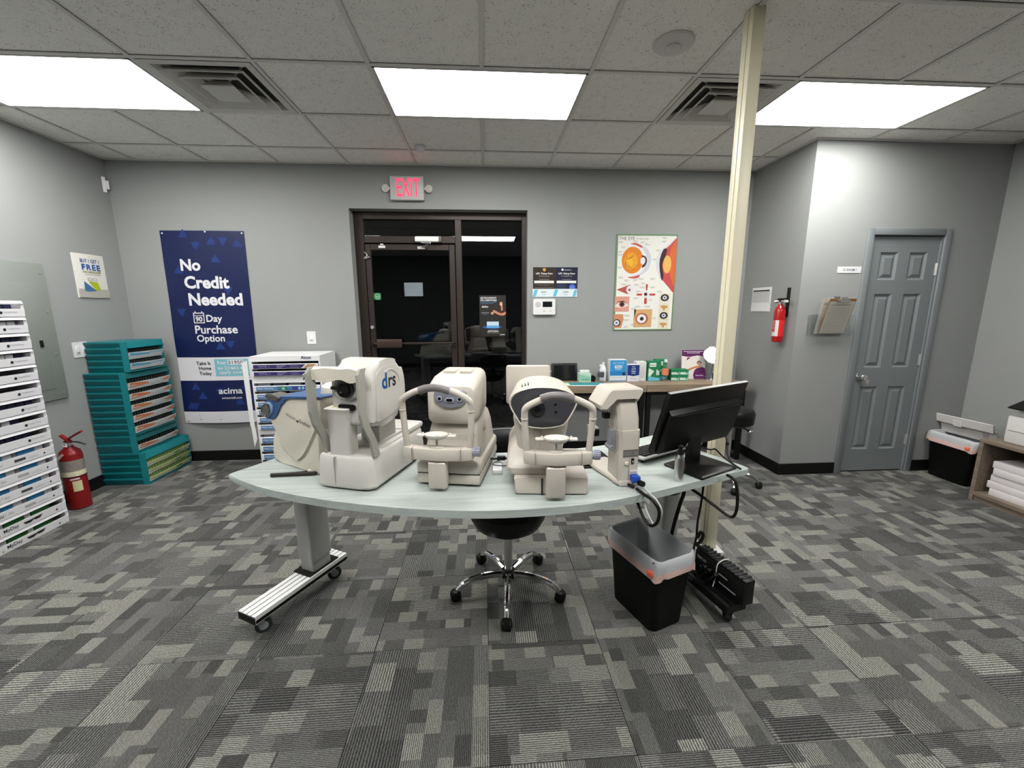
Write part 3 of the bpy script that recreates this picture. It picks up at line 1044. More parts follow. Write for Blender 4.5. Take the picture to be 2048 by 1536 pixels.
# ------------------------------------------------------------------ eye chart poster
t = sheet(0.612, 0.93, flat(118, 150, 112), (1.292, YB-0.004, 1.265), BACK, 'eye_poster', 'tall anatomical eye chart poster with green border on the back wall', 'poster', t=0.003)
PW, PH = 0.612, 0.93
zz = [0.0034]
def ep(pts, col, sub=0):
    zz[0] += 0.00005
    decal(t, smooth2(pts, sub) if sub else pts, flat(*col), zz[0])
def epx(x, y):            # pixels of a 1187x1536 study of the poster: x 150..985, y 150..1455
    return ((x-160)/(985-160)*PW, PH-(y-145)/(1460-145)*PH)
def eps(l):
    return [epx(*q) for q in l]
ep(rect(0.016, 0.598, 0.012, 0.915), (244, 244, 236))
text('THE EYE', flat(70, 66, 72), t, 0.024, 0.875, 0.0042, h=0.03, w=0.155)
text('the organ of sight', flat(130, 126, 130), t, 0.19, 0.877, 0.0042, h=0.02, w=0.13)
ep([epx(442+198*math.cos(R(a)), 492+212*math.sin(R(a))) for a in range(0, 360, 15)], (214, 216, 226))
ep([epx(408+170*math.cos(R(a)), 492+205*math.sin(R(a))) for a in range(0, 360, 15)], (240, 240, 242))
ep(eps([(350, 275), (420, 262), (505, 300), (500, 325), (420, 290)]), (206, 96, 88), 3)
ep(eps([(330, 718), (400, 712), (495, 690), (470, 730), (390, 738)]), (206, 96, 88), 3)
ep([epx(385+145*math.cos(R(a)), 492+180*math.sin(R(a))) for a in range(0, 360, 12)], (232, 138, 38))
ep([epx(365+92*math.cos(R(a)), 500+112*math.sin(R(a))) for a in range(0, 360, 15)], (242, 170, 44))
ep([epx(345+48*math.cos(R(a)), 520+60*math.sin(R(a))) for a in range(0, 360, 20)], (250, 192, 60))
for a, b in (((290, 488), (440, 388)), ((290, 488), (400, 430)), ((290, 488), (350, 610)), ((290, 488), (420, 640)), ((290, 488), (300, 400)), ((290, 488), (310, 590))):
    d = Vector((b[0]-a[0], b[1]-a[1])).normalized()
    ep(eps([a, (a[0]+(b[0]-a[0])*.5-d.y*14-d.y*3, a[1]+(b[1]-a[1])*.5+d.x*17), b, (a[0]+(b[0]-a[0])*.5-d.y*10, a[1]+(b[1]-a[1])*.5+d.x*10)]), (150, 78, 28))
ep(eps([(508, 430), (560, 440), (582, 500), (560, 570), (515, 590), (535, 510)]), (90, 56, 52), 3)
ep(eps([(498, 470), (540, 452), (560, 500), (535, 548), (498, 530)]), (236, 238, 240), 3)
ep(eps([(712, 600), (695, 480), (750, 360), (830, 300), (975, 180), (975, 900), (860, 830), (760, 730)]), (228, 228, 234))
ep(eps([(975, 185), (880, 290), (800, 360), (770, 470), (765, 620), (800, 750), (900, 860), (955, 925), (975, 925)]), (206, 84, 84))
ep(eps([(975, 200), (900, 330), (880, 470), (890, 640), (950, 820), (975, 850)]), (226, 110, 58))
ep(eps([(755, 480), (800, 340), (850, 350), (820, 470), (790, 560), (820, 690), (800, 770), (765, 640)]), (64, 44, 44), 2)
ep([epx(860+56*math.cos(R(a)), 548+122*math.sin(R(a))) for a in range(0, 360, 15)], (242, 190, 104))
ep(eps([(185, 890), (365, 822), (415, 860), (400, 940), (330, 950)]), (190, 92, 88))
ep([epx(372+52*math.cos(R(a)), 890+58*math.sin(R(a))) for a in range(0, 360, 18)], (236, 238, 240))
ep([epx(362+16*math.cos(R(a)), 893+18*math.sin(R(a))) for a in range(0, 360, 30)], (176, 70, 60))
for q in (((582, 818), (614, 818), (608, 905), (590, 905)), ((465, 945), (540, 945), (540, 972), (465, 972)), ((640, 945), (720, 945), (720, 972), (640, 972)), ((575, 1000), (608, 1000), (608, 1088), (572, 1088))):
    ep(eps(q), (204, 74, 66))
ep([epx(588+52*math.cos(R(a)), 952+54*math.sin(R(a))) for a in range(0, 360, 18)], (238, 238, 240))
ep([epx(588+24*math.cos(R(a)), 954+24*math.sin(R(a))) for a in range(0, 360, 24)], (104, 70, 44))
ep([epx(588+11*math.cos(R(a)), 954+11*math.sin(R(a))) for a in range(0, 360, 30)], (24, 20, 20))
ep(eps([(170, 985), (368, 985), (366, 1192), (168, 1192)]), (226, 164, 146))
ep(eps([(172, 1115), (215, 1060), (290, 1050), (360, 1105), (290, 1135), (215, 1135)]), (238, 226, 218), 3)
ep([epx(268+38*math.cos(R(a)), 1092+38*math.sin(R(a))) for a in range(0, 360, 20)], (112, 62, 48))
ep([epx(268+17*math.cos(R(a)), 1092+17*math.sin(R(a))) for a in range(0, 360, 30)], (22, 16, 16))
ep(eps([(172, 1112), (215, 1052), (290, 1042), (362, 1098), (290, 1056), (218, 1064)]), (96, 48, 44))
ep(eps([(162, 1230), (290, 1230), (300, 1310), (270, 1422), (160, 1422)]), (214, 150, 110))
ep([epx(208+52*math.cos(R(a)), 1352+52*math.sin(R(a))) for a in range(0, 360, 20)], (70, 46, 44))
ep([epx(204+38*math.cos(R(a)), 1352+38*math.sin(R(a))) for a in range(0, 360, 20)], (226, 226, 230))
ep([epx(204+12*math.cos(R(a)), 1352+12*math.sin(R(a))) for a in range(0, 360, 30)], (40, 34, 38))
ep(eps([(440, 1165), (692, 1162), (686, 1412), (440, 1412)]), (222, 178, 124))
ep(eps([(440, 1165), (470, 1162), (450, 1290)]), (60, 46, 40))
ep([epx(552+88*math.cos(R(a)), 1295+82*math.sin(R(a))) for a in range(0, 360, 18)], (186, 104, 84))
ep([epx(548+64*math.cos(R(a)), 1296+62*math.sin(R(a))) for a in range(0, 360, 18)], (238, 238, 240))
ep([epx(552+27*math.cos(R(a)), 1296+27*math.sin(R(a))) for a in range(0, 360, 20)], (70, 56, 48))
ep([epx(552+13*math.cos(R(a)), 1296+13*math.sin(R(a))) for a in range(0, 360, 30)], (14, 12, 12))
for y, kind in ((1002, 0), (1252, 0), (1138, 1), (1382, 1)):
    ep(eps([(782, y-58), (930, y-58), (925, y+62), (780, y+62)]), (238, 228, 204))
    if kind == 0:
        ep([epx(855+58*math.cos(R(a)), y+50*math.sin(R(a))) for a in range(0, 360, 20)], (58, 50, 52))
        ep([epx(855+30*math.cos(R(a)), y+28*math.sin(R(a))) for a in range(0, 360, 24)], (214, 214, 226))
        ep([epx(852+11*math.cos(R(a)), y+11*math.sin(R(a))) for a in range(0, 360, 30)], (50, 44, 54))
    else:
        ep(eps([(808, y-24), (850, y-30), (900, y-20), (905, y+8), (870, y+10), (865, y+40), (840, y+40), (835, y+8), (805, y+5)]), (206, 158, 96))
lines = MB()
random.seed(3)
for x, y in ((190, 240), (385, 232), (485, 245), (545, 270), (230, 310), (180, 370), (185, 410), (190, 580), (205, 715), (285, 755), (410, 750), (480, 735), (520, 795), (645, 850), (500, 850), (245, 810), (425, 815), (455, 905), (425, 1000), (635, 1022), (640, 735), (695, 350), (770, 232), (780, 185), (745, 910), (450, 1115), (585, 1115), (400, 1145), (305, 1240), (305, 1305), (305, 1400), (400, 1370), (700, 1280), (660, 470)):
    for k in range(2):
        w = random.uniform(40, 75)
        a = epx(x, y+k*14)
        b = epx(x+w, y+k*14+6)
        lines.poly([(a[0], b[1], 0.0039), (b[0], b[1], 0.0039), (b[0], a[1], 0.0039), (a[0], a[1], 0.0039)])
lines.build('caption_lines', flat(176, 172, 168), t, smooth=False)

# ------------------------------------------------------------------ things on the glass entrance
gy0 = FY0+0.010
t = sheet(0.27, 0.415, mat('poster_black', C(34, 32, 29), 0.4), (-0.052, FY0+0.0255, 1.205), BACK, 'lens_poster', 'black poster of a smiling woman stuck on the sidelight glass', 'poster', t=0.002)
Wt = flat(245, 245, 245)
text('ARE YOUR CONTACTS', Wt, t, 0.012, 0.381, 0.0026, w=0.16, h=0.017, bold=0.03)
text('STILL COMFORTABLE?', Wt, t, 0.012, 0.358, 0.0026, w=0.165, h=0.017, bold=0.03)
text('Something better is waiting', flat(110, 170, 220), t, 0.012, 0.342, 0.0026, w=0.16)
text('ask your doctor about it', flat(110, 170, 220), t, 0.012, 0.329, 0.0026, w=0.13)
text('dailies', Wt, t, 0.025, 0.293, 0.0026, w=0.065, bold=0.02, shear=0.2)
for k, (w_, c_) in enumerate(((0.08, (150, 160, 170)), (0.05, (90, 110, 130)))):
    decal(t, rect(0.058-w_/2, 0.058+w_/2, 0.238-0.016*k, 0.245-0.016*k), flat(*c_), 0.0026, 'fine_print')
HAIR = flat(62, 38, 30)
decal(t, smooth2([(0.195, 0.33), (0.205, 0.355), (0.228, 0.36), (0.246, 0.34), (0.255, 0.29), (0.245, 0.25), (0.2, 0.24), (0.186, 0.27), (0.192, 0.3)], 3), HAIR, 0.0026, 'hair_print')
decal(t, smooth2([(0.188, 0.27), (0.262, 0.285), (0.268, 0.25), (0.25, 0.225), (0.2, 0.22)], 3), flat(70, 44, 36), 0.0029, 'top_print')
decal(t, [(0.217, 0.318), (0.235, 0.318), (0.238, 0.265), (0.222, 0.262)], flat(206, 150, 122), 0.0031, 'neck_print')
decal(t, circ(0.221, 0.33, 0.0155, 16, 0.021), flat(232, 178, 148), 0.0034, 'face_print')
decal(t, [(0.213, 0.322), (0.229, 0.322), (0.224, 0.317), (0.217, 0.317)], flat(250, 244, 240), 0.0037, 'smile_print')
decal(t, smooth2([(0.268, 0.252), (0.264, 0.225), (0.236, 0.212), (0.19, 0.222), (0.15, 0.244), (0.136, 0.262), (0.142, 0.268), (0.165, 0.262), (0.195, 0.244), (0.23, 0.236)], 3), flat(214, 146, 112), 0.0034, 'arm_print')
decal(t, smooth2([(0.116, 0.24), (0.13, 0.25), (0.146, 0.244), (0.14, 0.226), (0.122, 0.224)], 3), flat(222, 160, 128), 0.0034, 'hand_print')
decal(t, smooth2([(0.03, 0.1), (0.06, 0.086), (0.14, 0.08), (0.2, 0.086), (0.228, 0.102), (0.19, 0.1), (0.14, 0.094), (0.07, 0.104)], 3), flat(48, 110, 190), 0.0026, 'splash_print')
decal(t, rect(0.074, 0.196, 0.09, 0.152), flat(206, 230, 240), 0.0029, 'box_print')
decal(t, rect(0.076, 0.194, 0.092, 0.112), flat(96, 172, 226), 0.0032, 'box_print')
text('with comfort all day long', Wt, t, 0.138, 0.058, 0.0026, w=0.1, align='c', bold=0.02)
text('BETTER COMFORT', Wt, t, 0.138, 0.046, 0.0026, w=0.115, align='c', bold=0.03)
text('ask for a free trial today', flat(190, 190, 190), t, 0.138, 0.03, 0.0026, w=0.115, align='c')
text('ALCON', Wt, t, 0.205, 0.013, 0.0026, w=0.05, bold=0.03)

t = sheet(0.07, 0.068, flat(24, 126, 62), (-1.094, FY0+0.0155, 1.577), BACK, 'door_sticker', 'small green square sticker on the entrance door glass', 'sticker', t=0.0006)
ringm = flat(214, 240, 214)
for r0, r1 in ((0.028, 0.025), (0.020, 0.018)):
    mb = MB()
    a, b = circ(0.035, 0.034, r0, 24), circ(0.035, 0.034, r1, 24)
    for k in range(24):
        j = (k+1) % 24
        mb.poly([(a[k][0], a[k][1], 0.0009), (a[j][0], a[j][1], 0.0009), (b[j][0], b[j][1], 0.0009), (b[k][0], b[k][1], 0.0009)])
    mb.build('ring_print', ringm, t, smooth=False)
text('365', ringm, t, 0.035, 0.026, 0.0009, h=0.014, align='c', bold=0.03)

t = sheet(0.182, 0.132, PAPER, (-0.793, FY0+0.0235, 1.613), BACK, 'door_notice', 'blank white sheet of paper taped outside the entrance door glass', 'paper', t=0.0005)

# ------------------------------------------------------------------ alcove walls: paper, extinguisher, room sign, clipboards
t = sheet(0.275, 0.222, PAPER, (XA, 3.955, 1.452), RIGHT, 'inspection_sheet', 'white paper with a printed table beside the wall extinguisher', 'paper', t=0.0008, bow=0.004)
decal(t, rect(0.02, 0.25, 0.185, 0.198), flat(60, 60, 62), 0.0056, 'table_header')
ln = MB()
for k in range(10):
    ln.poly([(0.018, 0.176-k*0.010, 0.0056), (0.252, 0.176-k*0.010, 0.0056), (0.252, 0.1785-k*0.010, 0.0056), (0.018, 0.1785-k*0.010, 0.0056)])
for k in range(7):
    x = 0.018+0.039*k
    ln.poly([(x, 0.083, 0.0056), (x+0.0016, 0.083, 0.0056), (x+0.0016, 0.185, 0.0056), (x, 0.185, 0.0056)])
ln.build('table_lines', flat(150, 150, 150), t, smooth=False)

RED = mat('extinguisher_red', C(150, 12, 18), 0.22, coat=0.4)
t = thing('fire_extinguisher', 'slim red fire extinguisher hanging on a black wall bracket', 'fire extinguisher', (XA-0.068, 3.455, 1.19))
MB().lathe([(0.036, 0), (0.042, 0.004), (0.043, 0.02), (0.043, 0.265), (0.036, 0.295), (0.02, 0.312), (0.017, 0.325)], seg=28).build('cylinder', RED, t)
MB().lathe([(0.0434, 0.05), (0.0434, 0.19)], seg=28).build('label_band', mat('ext_label', C(200, 30, 34), 0.35), t)
lb = MB()
for a0, a1, z0, z1 in ((200, 236, 0.052, 0.188), (140, 200, 0.052, 0.088)):
    for k in range(6):
        A, B = R(a0+(a1-a0)*k/6), R(a0+(a1-a0)*(k+1)/6)
        r_ = 0.0438
        lb.poly([(r_*math.cos(A), r_*math.sin(A), z0), (r_*math.cos(B), r_*math.sin(B), z0), (r_*math.cos(B), r_*math.sin(B), z1), (r_*math.cos(A), r_*math.sin(A), z1)])
lb.build('white_label', flat(236, 232, 228), t)
lb = MB()
for z0, z1, a0, a1 in ((0.176, 0.182, 165, 195), (0.160, 0.166, 160, 190), (0.145, 0.15, 165, 196), (0.128, 0.134, 160, 192), (0.112, 0.118, 160, 190)):
    A, B = R(a0), R(a1)
    lb.poly([(0.0442*math.cos(A), 0.0442*math.sin(A), z0), (0.0442*math.cos((A+B)/2), 0.0442*math.sin((A+B)/2), z0), (0.0442*math.cos(B), 0.0442*math.sin(B), z0), (0.0442*math.cos(B), 0.0442*math.sin(B), z1), (0.0442*math.cos((A+B)/2), 0.0442*math.sin((A+B)/2), z1), (0.0442*math.cos(A), 0.0442*math.sin(A), z1)])
lb.build('label_print', flat(238, 228, 226), t)
v = MB()
v.cyl((0, 0, 0.32), (0, 0, 0.345), 0.014)
v.b2(-0.012, 0.012, -0.045, 0.03, 0.345, 0.36, bev=0.004)
v.build('valve', CHROME, t)
hm = MB()
hm.b2(-0.010, 0.010, -0.06, 0.035, 0.366, 0.376, bev=0.003)
hm.b2(-0.012, 0.012, -0.02, 0.03, 0.355, 0.37)
hm.build('handle', BLACK, t)
MB().cyl((-0.02, 0.01, 0.348), (-0.045, 0.02, 0.345), 0.012).build('gauge', CHROME, t)
MB().b2(-0.01, 0.012, -0.075, -0.045, 0.338, 0.358, bev=0.003).build('nozzle', WHITE2, t)
MB().b2(0.055, 0.068, -0.014, 0.014, 0.22, 0.465, bev=0.002).b2(0.015, 0.06, -0.01, 0.01, 0.355, 0.362).build('bracket', BLACK, t)

t = sheet(0.207, 0.051, WHITE, (2.932, YA, 1.768), BACK, 'room_sign', 'narrow white CL ROOM 1 sign beside the grey door', 'sign', t=0.003)
text('CL ROOM 1', flat(70, 78, 120), t, 0.105, 0.016, 0.0035, h=0.019, w=0.118, align='c', bold=0.01)

t = thing('file_holder', 'clear acrylic wall pocket holding clipboards beside the grey door', 'wall pocket', (2.725, YA, 1.262))
MB().prism(rrect(0, 0.378, 0, 0.17, 0.014), -0.052, -0.048, 'y').build('front_panel', ACRYL, t, smooth=False)
MB().b2(0.0, 0.378, -0.05, 0, -0.001, 0.003).b2(0, 0.003, -0.05, -0.001, 0, 0.16).b2(0.375, 0.378, -0.05, -0.001, 0, 0.16).build('pocket_sides', ACRYL, t, smooth=False)
MB().prism(rrect(0.005, 0.373, 0.002, 0.17, 0.012), -0.004, -0.001, 'y').build('back_panel', ACRYL, t, smooth=False)
for k, z in enumerate((0.03, 0.06)):
    MB().b2(-0.006, 0.01, -0.058, -0.05, 0.05+k*0.022, 0.06+k*0.022, bev=0.002).build('catch', ACRYL, t)
def clipboard(x, y, tilt, label, board, col):
    c = thing('clipboard', label, 'clipboard', (x, y, 1.268), rot=(R(90)+R(tilt), 0, 0))
    MB().b2(0, 0.226, 0, 0.30, 0, 0.003).build('board', board, c, smooth=False)
    MB().b2(0.006, 0.22, 0.006, 0.275, 0.003, 0.005).build('paper', mat('clip_paper', C(176, 174, 163), 0.7), c, smooth=False)
    mb = MB()
    for k in range(14):
        mb.poly([(0.02, 0.02+k*0.015, 0.0056), (0.2, 0.02+k*0.015, 0.0056), (0.2, 0.023+k*0.015, 0.0056), (0.02, 0.023+k*0.015, 0.0056)])
    mb.poly([(0.02, 0.245, 0.0056), (0.2, 0.245, 0.0056), (0.2, 0.252, 0.0056), (0.02, 0.252, 0.0056)])
    mb.build('form_lines', flat(164, 163, 154), c, smooth=False)
    cp = MB()
    cp.b2(0.055, 0.17, 0.272, 0.29, 0.003, 0.010, bev=0.003)
    cp.b2(0.085, 0.14, 0.285, 0.315, 0.004, 0.014, bev=0.004)
    cp.cyl((0.07, 0.292, 0.01), (0.155, 0.292, 0.01), 0.006, seg=10)
    cp.build('clip', CHROME, c)
    return c
clipboard(2.775, YA-0.022, 10, 'clipboard mostly hidden behind the front one in the wall pocket', mat('clip_grey', C(176, 174, 166), 0.5), 0)
clipboard(2.80, YA-0.040, 16, 'brown hardboard clipboard with a grey form leaning out of the wall pocket', mat('hardboard', C(140, 104, 66), 0.6), 1)

# ------------------------------------------------------------------ cream post
t = thing('power_post', 'tall square cream power post from floor to ceiling behind the desk monitor', 'post', (1.222, 2.013, 0))
PWD, PWY = 0.029, 0.033
MB().b2(-PWD, PWD, -PWY, PWY, 0.18, HC+0.004, bev=0.003).build('post', CREAM, t)
MB().b2(-PWD-0.003, -PWD+0.001, -0.002, PWY+0.001, 0.19, HC+0.002, bev=0.001).build('side_cover', CREAM, t)
MB().b2(-0.045, 0.052, -0.075, 0.05, 0.0, 0.185, bev=0.003).build('base_box', WHITE2, t)
# ------------------------------------------------------------------ white lens trays stacked against the left wall
TRAYW = mat('tray_white', C(206, 206, 209), 0.4)
TIN = mat('tray_inside', C(120, 120, 124), 0.7)
SIDE = Matrix.Rotation(R(90), 4, 'Z') @ Matrix.Rotation(R(90), 4, 'X')      # text on a +x face
def plan(d=0.0):
    return [(-0.105+d, -0.31+d), (0.105-d*0.5, -0.31+d), (0.15-d, -0.265+d*0.5), (0.15-d, 0.265-d*0.5), (0.105-d*0.5, 0.31-d), (-0.105+d, 0.31-d)]
def band(mb, o, i, z0, z1, o2=None):
    o2 = o2 or o
    mb.loft([[(x, y, z0) for x, y in o], [(x, y, z1) for x, y in o2], [(x, y, z1) for x, y in i], [(x, y, z0) for x, y in i], [(x, y, z0) for x, y in o]], cap=False)
TP = 0.1035
ordn = ['topmost', 'second', 'third', 'fourth', 'fifth', 'sixth', 'seventh', 'eighth', 'ninth', 'tenth', 'eleventh', 'twelfth', 'thirteenth', 'fourteenth', 'bottom']
def lens_tray(k):
    z = (14-k)*TP
    lab = '%s white tray%s in the tall lens tray stack by the left wall' % (ordn[k], '' if k in (0, 14) else ' from the top')
    t = thing('lens_tray', lab, 'tray', (-3.149, 2.658, z), 0, 'white lens trays in the tall stack')
    m = MB()
    m.prism(plan(0.004), 0, 0.006)
    band(m, plan(), plan(0.006), 0.0, 0.050, plan(-0.002))
    m.build('tray', TRAYW, t, ang=20)
    m = MB()
    band(m, plan(-0.002), plan(0.014), 0.082, 0.100, plan(0.004))
    m.b2(-0.105, -0.095, -0.31, 0.31, 0.05, 0.1)
    m.b2(-0.105, 0.105, 0.268, 0.308, 0.05, 0.092)
    m.b2(-0.105, 0.105, -0.308, -0.268, 0.05, 0.092)
    m.b2(0.085, 0.142, 0.255, 0.275, 0.045, 0.088)
    m.build('top_frame', TRAYW, t, ang=20)
    MB().b2(-0.094, 0.10, -0.265, 0.265, 0.006, 0.02).build('liner', TIN, t, smooth=False)
    M = Matrix.Translation((0.1526, 0, 0)) @ SIDE
    g = flat(40, 40, 44)
    if k < 9:
        decal(t, circ(0.13, 0.025, 0.009, 12), g, 0, 'brand_dot', M)
        text('CooperVision', flat(150, 150, 156), t, 0.145, 0.022, 0, w=0.075, M=M)
    elif k < 13:
        text('clariti', flat(90, 95, 95), t, -0.17, 0.014, 0, w=0.07, bold=0.01, M=M)
        text('1 day', flat(170, 170, 168), t, -0.09, 0.014, 0, w=0.045, M=M)
        for a in ((0.02, 0.085), (-0.02, 0.0)):
            if a[1]:
                decal(t, rect(a[0], a[1], 0.018, 0.034), flat(70, 72, 74) if k % 2 else flat(176, 176, 172), 0, 'size_label', M)
        text('multifocal', flat(190, 190, 190), t, 0.10, 0.016, 0, w=0.06, M=M)
        decal(t, circ(0.2, 0.02, 0.006, 10), g, 0, 'brand_dot', M)
    else:
        text('MyDay', flat(60, 60, 60), t, -0.12, 0.014, 0, w=0.085, bold=0.01, M=M)
        decal(t, circ(-0.145, 0.016, 0.006, 10), flat(186, 176, 60), 0, 'brand_leaf', M)
        decal(t, [(0.0, 0.02), (0.03, 0.016), (0.07, 0.034), (-0.01, 0.034)], g, 0, 'wave_print', M)
        decal(t, [(0.06, 0.02), (0.09, 0.02), (0.11, 0.038), (0.05, 0.036)], g, 0, 'wave_print', M)
        decal(t, circ(0.2, 0.02, 0.006, 10), g, 0, 'brand_dot', M)
    return t
LB = {'navy': flat(44, 46, 74), 'white': flat(226, 226, 230), 'blue': flat(70, 150, 204), 'green': flat(58, 122, 66), 'grey': flat(150, 154, 160)}
def lens_box(k, y, w, col, h=0.066):
    z = (14-k)*TP+0.020
    nm = {'navy': 'navy', 'white': 'white', 'blue': 'blue', 'green': 'green', 'grey': 'grey'}[col]
    b = MB().box((0, 0, h/2), (0.10, w, h), bev=0.001, seg=1).build('lens_box', LB[col], None, (-3.09, 2.658+y, z), smooth=False)
    tag(b, '%s lens carton standing in the %s white tray of the tall stack' % (nm, ordn[k]), 'box', 'lens cartons in the %s tray' % ordn[k])
for k in range(15):
    lens_tray(k)
random.seed(11)
for k in range(9):
    if k in (4, 5):
        continue
    y = 0.235
    while y > -0.24:
        w = 0.045
        if random.random() < 0.88:
            lens_box(k, y-w/2, w, 'white' if (k in (1, 3) and random.random() < 0.85) or random.random() < 0.12 else 'navy', random.uniform(0.050, 0.058))
        y -= w+0.006
for k in range(9, 13):
    y = 0.24
    while y > -0.24:
        for w, c in ((0.055, 'white'), (0.105, 'blue'), (0.03, 'grey')):
            if y-w > -0.26:
                lens_box(k, y-w/2, w-0.004, c, 0.056)
            y -= w
for k in (13, 14):
    y = 0.20
    while y > -0.22:
        lens_box(k, y-0.06, 0.115, 'green', 0.054)
        y -= 0.16
        lens_box(k, y+0.02, 0.034, 'white', 0.054)

# ------------------------------------------------------------------ teal lens cabinets in the corner
TEAL = mat('teal_plastic', C(10, 104, 110), 0.42, var=0.03, vscale=9)
TEALD = mat('dark_teal_plastic', C(10, 74, 76), 0.45)
VIAL = mat('lens_vial_dark', C(38, 48, 46), 0.25)
DRW = mat('drawer_clear_white', C(196, 200, 199), 0.3)
def teal_unit(label, y0, y1, z0, z1, depth, nd, cols, ribs, capm, cap=0.055):
    t = thing('lens_cabinet', label, 'cabinet', (XL+0.014, y0, z0), 0, 'teal lens cabinets in the corner')
    w, h = y1-y0, z1-z0
    n = ribs
    left, right = [], []
    for i in range(n):
        za, zb = h*i/n, h*(i+1)/n
        left += [(0.016, za+0.0005), (0.0, zb-0.012), (0.0, zb-0.001)]
        right += [(w-0.016, za+0.0005), (w, zb-0.012), (w, zb-0.001)]
    prof = [p for p in right] + [p for p in reversed(left)]
    MB().prism(prof, 0.0, depth-0.05, 'x').build('body', TEAL, t, smooth=False)
    # front collar: chamfered side cheeks, cap and floor
    f = MB()
    f.prism([(depth-0.05, 0.0), (depth-0.012, 0.012), (depth-0.012, 0.02), (depth-0.05, 0.03)], 0.0, h, 'z')
    f.prism([(depth-0.05, w), (depth-0.012, w-0.012), (depth-0.012, w-0.02), (depth-0.05, w-0.03)], 0.0, h, 'z')
    f.prism([(0.03, 0.0), (w-0.03, 0.0), (w-0.012, 0.010), (0.012, 0.010)], depth-0.05, depth-0.012, 'x')
    f.build('front_cheeks', TEAL, t, smooth=False)
    c = MB()
    c.prism([(depth-0.09, h), (depth-0.03, h-0.004), (depth-0.004, h-cap+0.006), (depth-0.004, h-cap), (depth-0.09, h-cap)], 0.012, w-0.012, 'y', bev=0.0)
    cp = c.build('cap', capm, t, smooth=False)
    M = Matrix.Translation((depth-0.016, 0, 0)) @ Matrix.Rotation(R(-27), 4, 'Y') @ SIDE
    text('BAUSCH + LOMB', flat(236, 244, 242), t, w*0.62, h-cap*0.62, 0.004, w=0.17, align='c', bold=0.02, M=M)
    decal(t, rect(w*0.22, w*0.30, h-cap*0.62, h-cap*0.42), flat(220, 236, 234), 0.004, 'logo_print', M)
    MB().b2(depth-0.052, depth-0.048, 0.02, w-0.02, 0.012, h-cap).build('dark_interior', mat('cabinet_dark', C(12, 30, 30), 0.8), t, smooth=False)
    dh = (h-cap-0.02)/nd
    for i in range(nd):
        z = 0.014+i*dh
        y_0, y_1 = 0.020, w-0.020
        arc = []
        for q in range(9):
            s = q/8
            arc.append((depth-0.012+0.020*math.sin(math.pi*s), y_0+(y_1-y_0)*s))
        m = MB()
        rings = []
        for zz_, dx in ((z+0.004, -0.016), (z+dh*0.38, 0.0), (z+dh*0.68, 0.006)):
            rings.append([(x+dx, y, zz_) for x, y in arc])
        m.loft(rings, cap=False, closed=False)
        rings2 = [[(x+dx-0.004, y, zz_) for x, y in arc] for zz_, dx in ((z+0.004, -0.016), (z+dh*0.38, 0.0), (z+dh*0.68, 0.006))]
        m.loft(rings2, cap=False, closed=False)
        m.loft([rings[2], rings2[2]], cap=False, closed=False)
        m.b2(depth-0.047, depth-0.02, y_0, y_1, z+0.002, z+0.006)
        d = m.build('drawer', DRW, t)
        # printed card on the lip
        def lip(s0, s1, v0, v1, col, nm, dz=0.0018):
            pm_ = MB()
            for q in range(8):
                a, b = s0+(s1-s0)*q/8, s0+(s1-s0)*(q+1)/8
                def P3(s, v):
                    x = depth-0.012+0.020*math.sin(math.pi*s)
                    q2 = 0.06+0.62*v
                    zz2 = z+dh*q2
                    dx = -0.016+0.016*(q2-0.03)/0.35 if q2 < 0.38 else 0.006*(q2-0.38)/0.30
                    return (x+dx+dz, y_0+(y_1-y_0)*s, zz2)
                def vv(s, v):
                    u = (s-s0)/(s1-s0)
                    return v if callable(v) is False else v(u)
                pm_.poly([P3(a, vv(a, v0)), P3(b, vv(b, v0)), P3(b, vv(b, v1)), P3(a, vv(a, v1))])
            return pm_.build(nm, flat(*col), d, smooth=False)
        if cols == 'orange':
            lip(0.04, 0.42, lambda u: 0.30+0.2*u*u, lambda u: 0.97-0.30*u*u, (226, 138, 96), 'orange_print')
            lip(0.72, 0.98, lambda u: 0.35+0.25*(1-u), lambda u: 0.62+0.33*u, (226, 146, 106), 'orange_print')
            lip(0.45, 0.7, 0.45, 0.75, (214, 226, 226), 'name_print')
        elif cols == 'blue':
            lip(0.03, 0.5, lambda u: 0.5, lambda u: 0.95-0.2*u, (92, 170, 196), 'blue_print')
            lip(0.5, 0.95, lambda u: 0.62, lambda u: 0.9, (150, 196, 212), 'blue_print')
        else:
            lip(0.03, 0.97, lambda u: 0.45, lambda u: 0.98, (188, 204, 120) if i % 2 else (206, 220, 140), 'green_print')
            lip(0.55, 0.7, 0.55, 0.85, (86, 132, 60), 'name_print', 0.003)
        st = MB()
        nv = 16
        for q in range(nv):
            y = y_0+0.02+(y_1-y_0-0.04)*q/(nv-1)
            if cols == 'green':
                st.b2(depth-0.045, depth-0.03, y-0.012, y+0.012, z+0.006, z+dh*0.9)
            else:
                st.cyl((depth-0.030, y, z+dh*0.3), (depth-0.030, y, z+dh*0.90), 0.0085, 0.007, 7)
        so = st.build('lens_packs', mat('green_packs', C(112, 140, 70), 0.5) if cols == 'green' else VIAL, d)
        so['kind'] = 'stuff'
    return t
teal_unit('wide teal bottom cabinet with three pale green drawers standing on the carpet', 3.532, 4.085, 0.0, 0.285, 0.372, 3, 'green', 5, TEAL, 0.06)
teal_unit('low teal cabinet with one orange printed drawer on the wide bottom cabinet', 3.532, 4.03, 0.286, 0.438, 0.325, 1, 'orange', 2, TEALD, 0.05)
teal_unit('tall teal cabinet with five orange printed drawers in the corner stack', 3.532, 4.035, 0.439, 0.975, 0.325, 5, 'orange', 10, TEALD, 0.05)
